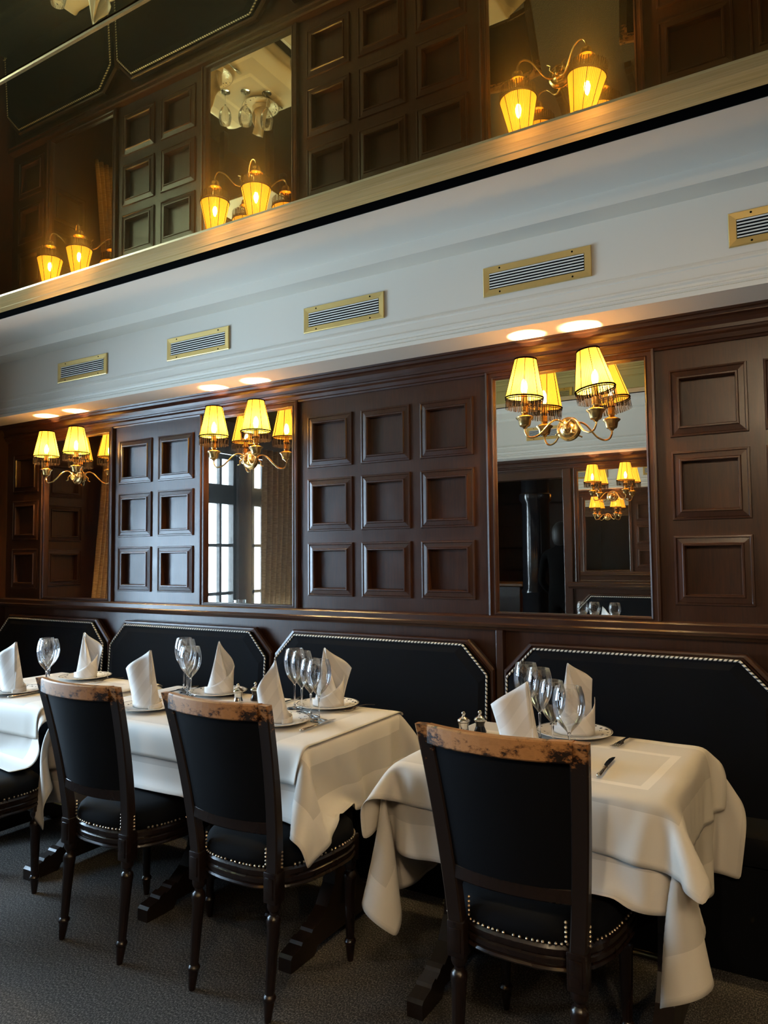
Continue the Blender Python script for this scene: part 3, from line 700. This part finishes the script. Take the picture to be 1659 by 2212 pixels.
def drape(cx, cy, W, D, boxes, r=.004, n=3.0, steps=170, rot=0., under=None, jitter=.004, press=None):
    nx = int(round(W/.026))+1; ny = int(round(D/.026))+1
    xs = np.linspace(-W/2, W/2, nx); ys = np.linspace(-D/2, D/2, ny)
    X, Y = np.meshgrid(xs, ys, indexing='ij'); ca, sa = math.cos(rot), math.sin(rot)
    zt = max(b[5] for b in boxes)
    P = np.stack([cx+X*ca-Y*sa, cy+X*sa+Y*ca, np.full_like(X, zt+r+.001)], -1)
    g = np.random.default_rng(int(abs(cx*1000)+W*100))
    ph = g.uniform(0, 6, 6)
    P[..., 2] += jitter*(np.sin(X*13+ph[0])+np.sin(Y*17+ph[1])+np.sin((X+Y)*23+ph[2]))*.3
    O = P.copy(); hx = xs[1]-xs[0]; hy = ys[1]-ys[0]; hd = math.hypot(hx, hy)
    def con(P, A, B, L, k):
        d = B-A; l = np.linalg.norm(d, axis=-1, keepdims=True)+1e-9; c = d*((l-L)/l*.5*k); return c
    sh = P.shape
    tb = boxes[0]; F0 = P.reshape(-1, 3).copy(); F0[:, 2] = zt+r       # never further from the table's edge than the flat cloth was
    AN = np.stack([np.clip(F0[:, 0], tb[0], tb[1]), np.clip(F0[:, 1], tb[2], tb[3]), F0[:, 2]], -1); LA = np.linalg.norm(F0-AN, axis=1)*1.01+.0015
    for st in range(steps):
        V = (P-O)*.985; O = P.copy(); P = P+V; P[..., 2] -= 9.8*(1/60)**2
        for it in range(18):
            for ax, L in ((0, hx), (1, hy)):
                for par in (0, 1):
                    m = sh[ax]; i0 = np.arange(par, m-1, 2); i1 = i0+1
                    A = np.take(P, i0, ax); B = np.take(P, i1, ax); c = con(P, A, B, L, 1.)
                    if ax == 0: P[i0] += c; P[i1] -= c
                    else: P[:, i0] += c; P[:, i1] -= c
            # shear
            A, B = P[:-1, :-1], P[1:, 1:]; c = con(P, A, B, hd, .22); P[:-1, :-1] += c; P[1:, 1:] -= c
            A, B = P[1:, :-1], P[:-1, 1:]; c = con(P, A, B, hd, .22); P[1:, :-1] += c; P[:-1, 1:] -= c
            if it % 2 == 0:
                A, B = P[:-2], P[2:]; c = con(P, A, B, 2*hx, .10); P[:-2] += c; P[2:] -= c
                A, B = P[:, :-2], P[:, 2:]; c = con(P, A, B, 2*hy, .10); P[:, :-2] += c; P[:, 2:] -= c
                A, B = P[:-4], P[4:]; c = con(P, A, B, 4*hx, .03); P[:-4] += c; P[4:] -= c
                A, B = P[:, :-4], P[:, 4:]; c = con(P, A, B, 4*hy, .03); P[:, :-4] += c; P[:, 4:] -= c
            if it % 3 == 2 or it == 17:
                F = P.reshape(-1, 3); d_ = F-AN; l_ = np.linalg.norm(d_, axis=1); k_ = l_ > LA; F[k_] = AN[k_]+d_[k_]*(LA[k_]/l_[k_])[:, None]
                sdf_push(F, boxes, r); P = F.reshape(sh)
        if under is not None and st % 3 == 0:
            U, N = under; F = P.reshape(-1, 3); low = np.where(F[:, 2] < zt-.012)[0]
            if len(low):
                d2 = ((F[low, None, :]-U[None])**2).sum(-1); j = d2.argmin(1); dd = ((F[low]-U[j])*N[j]).sum(1); cl = (dd < .006) & (d2[np.arange(len(low)), j] < .05**2)
                F[low[cl]] += N[j[cl]]*(.006-dd[cl])[:, None]; P = F.reshape(sh)
        F = P.reshape(-1, 3); G_ = O.reshape(-1, 3); hit = (sdf_push(F.copy(), boxes, r+.0015))
        G_[hit, :2] = G_[hit, :2]*.2+F[hit, :2]*.8
        if st > steps*.7: O = O*.4+P*.6
        P = F.reshape(sh)
    return P, (X+W/2, Y+D/2), (W, D)
def normals(P, cx, cy):
    du = np.gradient(P, axis=0); dv = np.gradient(P, axis=1); N = np.cross(du, dv); N /= np.linalg.norm(N, axis=-1, keepdims=True)+1e-9
    return P.reshape(-1, 3), N.reshape(-1, 3)
def cloth_obj(name, res, m, label, group, cat='tablecloth'):
    P, (U, V), (W, D) = res; nx, ny = P.shape[:2]
    ctr = P.reshape(-1, 3).mean(0); ctr[2] = TZ
    me = bpy.data.meshes.new(name); fs = [(i*ny+j, (i+1)*ny+j, (i+1)*ny+j+1, i*ny+j+1) for i in range(nx-1) for j in range(ny-1)]
    me.from_pydata((P.reshape(-1, 3)-ctr).tolist(), [], fs)
    ul = me.uv_layers.new(name='UVMap'); uu = U.ravel(); vv = V.ravel()
    for l in me.loops: ul.data[l.index].uv = (uu[l.vertex_index], vv[l.vertex_index])
    me.materials.append(m); me.polygons.foreach_set('use_smooth', [True]*len(me.polygons))
    o = bpy.data.objects.new(name, me); COL.objects.link(o); o.location = ctr.tolist()
    s = o.modifiers.new('smooth', 'SUBSURF'); s.levels = s.render_levels = 1
    s = o.modifiers.new('thick', 'SOLIDIFY'); s.thickness = .0012; s.offset = 0
    return tag(o, label, cat, group)
TOP = lambda x0, x1: (x0, x1, 2.055, 2.725, TZ-.30, TZ)
BENCH = (-5.0, 1.0, 2.78, 3.1, 0, .48)
def seat_box(x, dy=0): return (x-.215, x+.215, 1.87+dy, 2.29+dy, .37, .522)
under2 = drape(-.787, 2.335, 1.66, 1.10, [TOP(-1.20, -.373), seat_box(-.705), BENCH], .005, steps=200)
over2 = drape(-.79, 2.365, 1.22, .90, [TOP(-1.20, -.373)], .009, under=normals(under2[0], 0, 0), rot=R(-3.5))
cloth_obj('tablecloth', under2, linen('linen_right_under', 1.66, 1.10), 'long white undercloth of the right-hand table, its corner hanging to the floor', None)
cloth_obj('table_overlay', over2, linen('linen_right_over', 1.22, .90, (.70, .66, .59), .13, .25), 'short white top cloth laid over the right-hand table', None)
underB = drape(-2.28, 2.365, 2.02, 1.12, [TOP(-2.87, -1.555), seat_box(-1.655), seat_box(-2.31), BENCH], .005, steps=200)
overB = drape(-2.20, 2.3425, 1.30, .825, [TOP(-2.87, -1.555)], .009, under=normals(underB[0], 0, 0))
cloth_obj('tablecloth', underB, linen('linen_middle_under', 2.02, 1.12), 'long white undercloth spread over the middle pair of tables', None)
cloth_obj('table_overlay', overB, linen('linen_middle_over', 1.30, .825, (.70, .66, .59), .13, .25), 'white top cloth across the middle pair of tables, flush with their right end', None)
underA = drape(-3.50, 2.325, 1.14, 1.20, [TOP(-3.80, -3.00), seat_box(-3.13, -.24), BENCH], .005, steps=170)
overA = drape(-3.42, 2.335, .86, .84, [TOP(-3.80, -3.00)], .009, under=normals(underA[0], 0, 0))
cloth_obj('tablecloth', underA, linen('linen_left_under', 1.14, 1.20), 'white undercloth of the table at the left edge', None)
cloth_obj('table_overlay', overA, linen('linen_left_over', .86, .84, (.70, .66, .59), .13, .25), 'white top cloth of the table at the left edge', None)

# ------------------------------------------------------------------ tableware
ZS = TZ+.0115          # top of the cloths
def make_glass(H, Rb, label):
    t = thing('wine_glass', label, 'wine glass')
    k = H/.25; rb = Rb
    n = 14; prof = []
    bz = .100*k; bh = H-bz
    pts = [(.004, 0), (.010, .010), (.024, .028), (.036, .052), (.0415, .078), (.043, .100), (.0405, .125), (.0345, .150)]
    pts = [(r/.043*rb, z/.150*bh) for r, z in pts]
    fine = []
    for i in range(len(pts)-1):
        p0 = pts[max(i-1, 0)]; p1 = pts[i]; p2 = pts[i+1]; p3 = pts[min(i+2, len(pts)-1)]
        for q in range(3):
            u = q/3; fine.append(tuple(.5*((2*p1[a])+(p2[a]-p0[a])*u+(2*p0[a]-5*p1[a]+4*p2[a]-p3[a])*u*u+(3*p1[a]-p0[a]-3*p2[a]+p3[a])*u**3) for a in (0, 1)))
    fine.append(pts[-1])
    MB().lathe([(r, bz+z) for r, z in fine], 32, cap=False).build('bowl', BOWLG, t, True)
    rim = pts[-1][0]; MB().tube([(rim*math.cos(2*PI*j/32), rim*math.sin(2*PI*j/32), H) for j in range(33)], .0006, 5).build('rim', GLASS, t, True)
    MB().lathe([(.0001, bz+.004), (.0055, bz+.002), (.0045, bz-.008), (.0032, bz-.03), (.0032, .03), (.0045, .012), (.009, .0055), (.0001, .005)], 14).build('stem', GLASS, t, True)
    MB().lathe([(.0001, .0055), (.010, .0052), (.030, .0018), (.0345, .0012), (.0345, 0), (.0001, 0)], 28).build('foot', GLASS, t, True)
    return t
gl_big = make_glass(.252, .046, ''); gl_wide = make_glass(.238, .050, ''); gl_sm = make_glass(.232, .044, '')
GG = 'stemmed wine glasses on the tables'
spots = [
 (gl_big, -.955, 2.600, 'wine glass at the far left end of the diagonal row on the right table'),
 (gl_big, -.872, 2.500, 'tallest wine glass second from left in the row on the right table'),
 (gl_sm, -.790, 2.390, 'wine glass third from left on the right table, before the napkin'),
 (gl_wide, -.700, 2.275, 'wide-bowled wine glass nearest the front of the right table'),
 (gl_big, -1.975, 2.545, 'wine glass furthest back in the row of four beside the middle chair'),
 (gl_big, -1.895, 2.490, 'tall wine glass second in the row of four beside the middle chair'),
 (gl_sm, -1.815, 2.445, 'wine glass third in the row of four beside the middle chair'),
 (gl_wide, -1.742, 2.400, 'wide wine glass nearest the knife, last of the row beside the middle chair'),
 (gl_big, -2.735, 2.640, 'wine glass at the left back of the cluster between the two left chairs'),
 (gl_big, -2.665, 2.590, 'tall wine glass in the cluster between the two left chair backs'),
 (gl_sm, -2.600, 2.535, 'small wine glass in the cluster between the two left chair backs'),
 (gl_wide, -2.525, 2.480, 'wide wine glass in front of the cluster between the two left chair backs'),
 (gl_big, -3.290, 2.275, 'wine glass at the left table just above the leftmost chair back'),
 (gl_wide, -3.405, 2.370, 'wine glass directly behind another on the left table'),
 (gl_sm, -3.53, 2.44, 'wine glass hidden third in line on the left table')]
usedg = set()
def place(src, label, loc, rz, group, used=usedg):
    if src.name in used: return dup(src, label, loc, rz, group)
    used.add(src.name); src.location = loc; src.rotation_euler = (0, 0, rz); src['label'] = label
    if group: src['group'] = group
    return src
for g, x, y, l in spots: place(g, l, (x, y, ZS), random.random(), GG)

def make_plate():
    m = MB(); m.lathe([(.0001, .003), (.075, .003), (.085, .007), (.130, .0145), (.1345, .0155), (.1352, .0170), (.1340, .0178), (.129, .0168), (.088, .0105), (.078, .0065), (.0001, .006)], 56)
    return tag(m.build('dinner_plate', PLATE, None, True), '', 'plate')
def make_napkin(fold):
    m = MB(); n = 28; nv = 12
    ap = Vector((-.018, .0, .238)) if fold < 2 else Vector((0, 0, .235))
    g = []
    for j in range(nv+1):
        v = j/nv; s = v**.82
        for i in range(n+1):
            a = R(-125+250*i/n); bx, by = .066*math.sin(a), -.050*math.cos(a)+.006
            pinch = 1-.0*v
            x = bx*(1-s)+ap.x*s; y = by*(1-s)*(1-.25*v)+ap.y*s+.004*math.sin(3*a)*v*(1-v)*4
            g.append((x, y, .002+(ap.z-.002)*v))
    W = n+1; m.add(g, [(j*W+i, j*W+i+1, (j+1)*W+i+1, (j+1)*W+i) for j in range(nv) for i in range(n)])
    # rear leaf with its square corner
    A, B, C_, D_ = Vector((-.060, .020, .002)), Vector((.056, .028, .002)), Vector((.102, .030, .158)), ap+Vector((0, .006, .002))
    if fold == 1: C_ = Vector((.060, .035, .185)); B = Vector((.06, .028, .002))
    if fold == 2: C_ = Vector((.068, .03, .12))
    g = []
    for j in range(nv+1):
        for i in range(nv+1):
            u, v = i/nv, j/nv
            p = A*(1-u)*(1-v)+B*u*(1-v)+C_*u*v+D_*(1-u)*v
            p.y += .018*math.sin(PI*u)*(1-v*.5)-.008*math.sin(2*PI*u)*v; p.x += .008*math.sin(PI*v)*(u-.5)*-1
            g.append(tuple(p))
    W = nv+1; m.add(g, [(j*W+i, j*W+i+1, (j+1)*W+i+1, (j+1)*W+i) for j in range(nv) for i in range(nv)])
    # low front band wrapping round and ending in a pointed ear
    g = []
    for j in range(6):
        v = j/5
        for i in range(n+1):
            t_ = i/n; a = R(-135+245*t_); rr = 1.06+.10*max(0, t_-.7)*v*2
            h = .016+.030*t_+.085*max(0, t_-.45)**1.6*2.4
            g.append((.066*math.sin(a)*rr, -.050*math.cos(a)*rr+.004, .001+h*v))
    W = n+1; m.add(g, [(j*W+i, j*W+i+1, (j+1)*W+i+1, (j+1)*W+i) for j in range(5) for i in range(n)])
    o = m.build('folded_napkin', NAPK, None, True)
    md = o.modifiers.new('thick', 'SOLIDIFY'); md.thickness = .0018; md.offset = 0
    return tag(o, '', 'napkin')
pl = make_plate(); naps = [make_napkin(0), make_napkin(1), make_napkin(2)]
SET = [ # x, y, fold, rotation, plate label, napkin label
 (-.800, 2.655, 1, 2, 'patterned plate at the back of the right table', 'tall napkin folded to a point behind the wine glasses on the right table', 1.03),
 (-.845, 2.270, 0, 172, 'plate hidden behind the nearest chair back on the right table', 'napkin with a square corner just above the nearest chair back', 1.0),
 (-1.870, 2.640, 0, 2, 'patterned plate beside the fork at the back of the middle table', 'napkin with square corner to the right, behind four wine glasses', 1.02),
 (-1.870, 2.290, 2, 190, 'patterned plate half hidden by the middle chair back', 'pointed napkin rising over the right end of the middle chair back', 1.0),
 (-2.500, 2.635, 2, 10, 'plain-looking plate behind the silver salt mill', 'leaning napkin behind the glasses between the two left chair backs', 1.02),
 (-2.535, 2.240, 0, 180, 'plate between the two left chair backs', 'napkin with square corner to the left between the two left chair backs', 1.02),
 (-3.465, 2.630, 0, 0, 'plate behind the leftmost chair back near the bench', 'napkin with its corner pointing right above the leftmost chair back', 1.0),
 (-3.420, 2.190, 0, 180, 'plate at the extreme left edge', 'napkin at the extreme left edge of the picture', 1.0)]
used2 = set(); used3 = set()
def dupm(src, used, label, loc, rz, group, sc=1.):
    if src.name not in used: used.add(src.name); c = src
    else: c = src.copy(); COL.objects.link(c)
    c.location = loc; c.rotation_euler = (0, 0, rz); c['label'] = label; c['group'] = group; c.scale = (sc, sc, sc); return c
for x, y, fo, rz, l1, l2, sc in SET:
    dupm(pl, used2, l1, (x, y, ZS), R(rz*3.3), 'dinner plates at the place settings')
    dupm(naps[fo], used3, l2, (x, y, ZS+.0065), R(rz), 'white napkins standing on the plates', sc)

def make_knife():
    t = thing('table_knife', '', 'knife')
    m = MB(); rings = []
    for y, a, b in ((0, .003, .002), (.004, .007, .0045), (.02, .008, .005), (.06, .0062, .004), (.088, .005, .0035), (.092, .0075, .0048), (.097, .0055, .004), (.101, .007, .0042), (.106, .004, .003)):
        rings.append([(a*math.cos(2*PI*k/10), y, .006+b*math.sin(2*PI*k/10)) for k in range(10)])
    m.loft(rings).build('handle', SILVER, t, True)
    out = [(-.004, .104), (-.0095, .122), (-.011, .16), (-.0095, .195), (-.004, .214), (.004, .222), (.0055, .20), (.005, .14), (.004, .104)]
    m = MB(); m.loft([[(x, y, .0055) for x, y in out], [(x, y, .0072) for x, y in out]]); m.build('blade', STEEL, t)
    return t
def make_fork():
    t = thing('table_fork', '', 'fork')
    m = MB(); rings = []
    for y, a, z in ((0, .005, .002), (.008, .010, .003), (.03, .008, .006), (.07, .0042, .012), (.11, .0035, .012), (.128, .006, .010), (.14, .0115, .007), (.152, .0125, .005), (.157, .0125, .0045)):
        rings.append([(-a, y, z-.001), (a, y, z-.001), (a*.8, y, z+.0015), (-a*.8, y, z+.0015)])
    m.loft(rings).build('handle', SILVER, t, True, angle=50)
    for k in range(4):
        x = -.0105+k*.007; MB().loft([[(x-b, y, z-.0008), (x+b, y, z-.0008), (x+b, y, z+.0012), (x-b, y, z+.0012)] for y, z, b in ((.150, .0055, .0018), (.17, .0035, .0016), (.19, .0045, .0014), (.203, .008, .0007))]).build('tine', SILVER, t)
    return t
kn, fk = make_knife(), make_fork(); uk = set()
GK = 'table knives'; GF = 'table forks'
place(kn, 'silver-handled knife lying on the right table beside the nearest chair', (-.590, 2.185, ZS), R(2), GK, uk)
place(kn, 'silver-handled knife lying before the four wine glasses', (-1.692, 2.215, ZS), R(-1), GK, uk)
place(kn, 'gilt-looking knife handle at the left edge before the first plate', (-3.300, 2.085, ZS), R(0), GK, uk)
place(kn, 'knife tip hidden by the middle chair back', (-2.36, 2.21, ZS), R(3), GK, uk)
place(kn, 'knife lying behind the glasses on the middle table near the bench', (-2.085, 2.765, ZS), R(180), GK, uk)
place(kn, 'knife lying behind the cluster of glasses between the left chairs', (-2.72, 2.735, ZS), R(178), GK, uk)
place(fk, 'silver fork beside the patterned plate at the back of the right table', (-.598, 2.735, ZS), R(170), GF, uk)
place(fk, 'silver fork beside the plate at the back end of the middle table', (-1.700, 2.775, ZS), R(165), GF, uk)
place(fk, 'fork just above the leftmost chair back', (-3.28, 2.74, ZS), R(175), GF, uk)

def make_mill(dark):
    t = thing('pepper_mill' if dark else 'salt_mill', '', 'mill')
    if dark:
        MB().lathe([(.0001, 0), (.022, 0), (.023, .006), (.016, .022), (.0155, .032), (.020, .042), (.0001, .044)], 24).build('body', GLOSSBLACK, t, True, angle=50)
    else:
        MB().lathe([(.0001, 0), (.021, 0), (.022, .006), (.018, .014), (.017, .03), (.020, .042), (.0001, .044)], 24).build('body', SILVER, t, True, angle=50)
    MB().lathe([(.0001, .044), (.021, .044), (.0235, .048), (.022, .053), (.012, .060), (.006, .063), (.0045, .068), (.0075, .073), (.0078, .077), (.004, .081), (.0001, .082)], 24).build('lid', SILVER, t, True, angle=50)
    return t
sm, pm = make_mill(False), make_mill(True); um = set()
place(sm, 'silver salt mill just above the left end of the nearest chair back', (-1.150, 2.475, ZS), 0, 'salt mills', um)
place(pm, 'dark pepper mill with silver lid on the left end of the right table', (-1.105, 2.520, ZS), 0, 'pepper mills', um)
place(sm, 'silver salt mill on the middle table above the middle chair back', (-2.285, 2.535, ZS), 0, 'salt mills', um)
place(pm, 'dark pepper mill with silver lid on the middle table', (-2.240, 2.600, ZS), 0, 'pepper mills', um)

# ------------------------------------------------------------------ things seen only in the mirrors
def curtain(name, label, yc, wtop, wbot, flare, z0=.9, z1=2.50, x=XL+.10):
    m = MB(); nu, nv = 90, 14; g = []
    for j in range(nv+1):
        v = j/nv; z = z0+(z1-z0)*v; wd = wbot+(wtop-wbot)*v**.8; c = flare*(1-v)**1.6
        for i in range(nu+1):
            u = i/nu-.5; g.append((.035*math.sin(u*2*PI*7+.6*math.sin(v*3))*(.6+.4*v), c+u*wd, z))
    W = nu+1; m.add(g, [(j*W+i, j*W+i+1, (j+1)*W+i+1, (j+1)*W+i) for j in range(nv) for i in range(nu)])
    o = m.build(name, CURTAIN, None, True); o.location = (x, yc, 0)
    s = o.modifiers.new('thick', 'SOLIDIFY'); s.thickness = .003
    return tag(o, label, 'curtain')
curtain('curtain', 'brown pleated curtain seen at the right of the leftmost mirror', 2.27, .16, .34, .06)
curtain('curtain', 'brown pleated curtain seen at the right of the middle mirror', .15, .62, .56, .05)
# hurricane lamp with candle on the window sill
t = thing('candle_holder', 'clear glass cylinder with a white candle, seen low in the middle mirror', 'candle holder', (XL+.30, 1.02, .76))
MB().lathe([(.055, 0), (.055, .26), (.053, .26), (.053, .004), (.0001, .004), (.0001, 0)], 28, cap=False).build('glass_cylinder', BOWLG, t, True, angle=50)
MB().lathe([(.0001, .006), (.032, .006), (.032, .085), (.028, .09), (.0001, .088)], 20).build('candle', WAX, t, True, angle=50)
# small table by the window
t = thing('side_table', 'table by the window carrying glasses, seen low in the middle mirror', 'table', (-4.52, .75, 0))
MB().box(-.34, .34, -.65, .45, .72, .757, .005).build('table_top', TRWOOD, t)
for sx in (-1, 1):
    for sy in (-.55, .35): MB().box(sx*.28-.03, sx*.28+.03, sy-.03, sy+.03, 0, .72, .004).build('leg', TRWOOD, t)
MB2 = MB().box(-.35, .35, -.66, .46, .758, .762); o = MB2.build('side_table_cloth', linen('linen_side', 1, 1)); o.location = (-4.52, .75, 0); tag(o, 'white cloth on the table by the window, seen in the middle mirror', 'tablecloth')
for k, (x, y) in enumerate(((-4.45, .30), (-4.60, .20), (-4.42, .12))):
    dup(gl_sm, ['wine glass left of three on the window table seen in the middle mirror', 'wine glass middle of three on the window table seen in the middle mirror', 'wine glass right of three on the window table seen in the middle mirror'][k], (x, y, .7635), 0, 'wine glasses reflected in the middle mirror')
# opposite table with its glasses
make_table('dark table on the opposite side, seen only in the right mirror', -1.95, -1.15, (-1.85, -1.25), -.50, .06)
o = MB().box(-.41, .41, -.30, .30, 0, .004).build('tablecloth', linen('linen_opposite', 1, 1)); o.location = (-1.55, -.22, TZ); tag(o, 'white cloth on the opposite table seen in the right mirror', 'tablecloth')
for k, x in enumerate((-1.83, -1.72, -1.54)):
    dup(gl_wide, ['round wine glass leftmost of three low in the right mirror', 'round wine glass second of three low in the right mirror', 'round wine glass at the right of the napkin low in the right mirror'][k], (x, -.21+.03*k, TZ+.0045), 0, 'wine glasses reflected in the right mirror')
dupm(naps[0], used3, 'white napkin between the glasses low in the right mirror', (-1.63, -.16, TZ+.0045), R(20), 'white napkins standing on the plates', .85)
# column, bar and bottles in the next room
t = thing('column', 'glossy black round column seen in the right mirror', 'column', (-2.86, -2.0, 0))
MB().lathe([(.23, 0), (.23, .12), (.18, .18), (.165, .95), (.175, .97), (.175, 1.0), (.16, 1.02), (.155, 2.0), (.185, 2.04), (.185, 2.1), (.16, 2.12), (.16, 2.6)], 36).build('shaft', GLOSSBLACK, t, True, angle=40)
t = thing('bar_counter', 'wooden bar counter with a pale top seen at the left of the right mirror', 'counter', (-3.9, -3.2, 0))
MB().box(-.9, .5, -.3, .3, 0, 1.0, .01).build('body', MAHOG, t)
MB().box(-.95, .55, -.35, .35, 1.0, 1.04, .008).build('counter_top', wood('honey_wood', (.35, .17, .06), (.5, .27, .1), .3), t)
t = thing('bottle_shelf', 'tall shelf unit of bottles seen in the right mirror', 'shelf', (-3.75, -4.95, 0))
MB().box(-.9, .9, .0, .04, .9, 2.4).build('back_panel', MAHOG, t)
for z in (1.15, 1.5, 1.85, 2.2): MB().box(-.9, .9, .04, -.22, z, z+.025).build('shelf', MAHOG, t)
ub = []
bt = thing('bottle', 'dark wine bottle on the far shelf', 'bottle'); MB().lathe([(.0001, 0), (.037, 0), (.037, .19), (.03, .215), (.014, .24), (.0135, .30), (.0001, .30)], 16).build('glass_body', BOTTLE, bt, True, angle=40)
for r_, z in enumerate((1.175, 1.525, 1.875)):
    for k in range(8):
        loc = (-4.5+k*.2+.03*r_, -5.05, z)
        if r_ == 0 and k == 0: bt.location = loc; bt['group'] = 'bottles on the far shelf'; bt['label'] = 'dark wine bottle among the rows on the far shelf in the mirror'
        else: dup(bt, 'dark wine bottle among the rows on the far shelf in the mirror', loc, 0, 'bottles on the far shelf')
# a person standing in the opening, back turned
def person():
    t = thing('person', 'person in a black coat standing beside the column, seen in the right mirror', 'person', (-2.42, -1.55, 0), R(8))
    V = [(0, 0, .93), (0, .0, 1.10), (0, .0, 1.30), (0, -.01, 1.43), (0, .0, 1.50), (0, .01, 1.58), (0, .02, 1.66),
         (-.10, 0, .90), (-.10, -.01, .50), (-.10, .02, .10), (-.10, -.10, .04), (.10, 0, .90), (.11, -.01, .50), (.11, .02, .10), (.11, -.10, .04),
         (-.19, .0, 1.40), (-.24, .02, 1.12), (-.20, -.14, .98), (.19, .0, 1.40), (.24, .02, 1.12), (.20, -.14, .98), (-.16, -.21, .99), (.16, -.21, .99)]
    E_ = [(0, 1), (1, 2), (2, 3), (3, 4), (4, 5), (5, 6), (0, 7), (7, 8), (8, 9), (9, 10), (0, 11), (11, 12), (12, 13), (13, 14), (3, 15), (15, 16), (16, 17), (17, 21), (3, 18), (18, 19), (19, 20), (20, 22)]
    rad = [.15, .145, .165, .12, .055, .085, .085, .095, .065, .045, .04, .095, .065, .045, .04, .075, .05, .032, .075, .05, .032, .036, .036]
    for s_, h in ((-1, 21), (1, 22)):
        b = V[h]
        for k in range(5):
            o_ = (k-1.6)*.019; L = (.055, .075, .082, .076, .06)[k]
            a = len(V); V.append((b[0]+s_*-o_*.6, b[1]-.03, b[2]+o_*.6)); V.append((b[0]+s_*-.02-s_*o_*.6, b[1]-.03-L*.6, b[2]+o_*.8-.01)); V.append((b[0]-s_*.04-s_*o_*.5, b[1]-.03-L*.7, b[2]+o_*.8-.03))
            E_.extend([(h, a), (a, a+1), (a+1, a+2)]); rad += [.010, .009, .008]
    me = bpy.data.meshes.new('body'); me.from_pydata(V, E_, []); o = bpy.data.objects.new('body', me); COL.objects.link(o); o.parent = t
    sk = o.modifiers.new('skin', 'SKIN'); me.materials.append(COAT)
    for v, r_ in zip(me.skin_vertices[0].data, rad): v.radius = (r_, r_*.8)
    me.skin_vertices[0].data[0].use_root = True
    s = o.modifiers.new('sub', 'SUBSURF'); s.levels = s.render_levels = 2; sk.use_smooth_shade = True
    m = MB(); rings = []
    for z, r_ in ((1.50, .03), (1.52, .08), (1.58, .105), (1.65, .108), (1.71, .09), (1.75, .05), (1.762, .01)):
        rings.append([(r_*.88*math.cos(2*PI*k/20), .015+r_*math.sin(2*PI*k/20), z) for k in range(20)])
    m.loft(rings).build('hair', HAIR, t, True)
person()
for o in list(COL.objects):
    if o.type == 'MESH' and o.get('label') == '': del o['label']
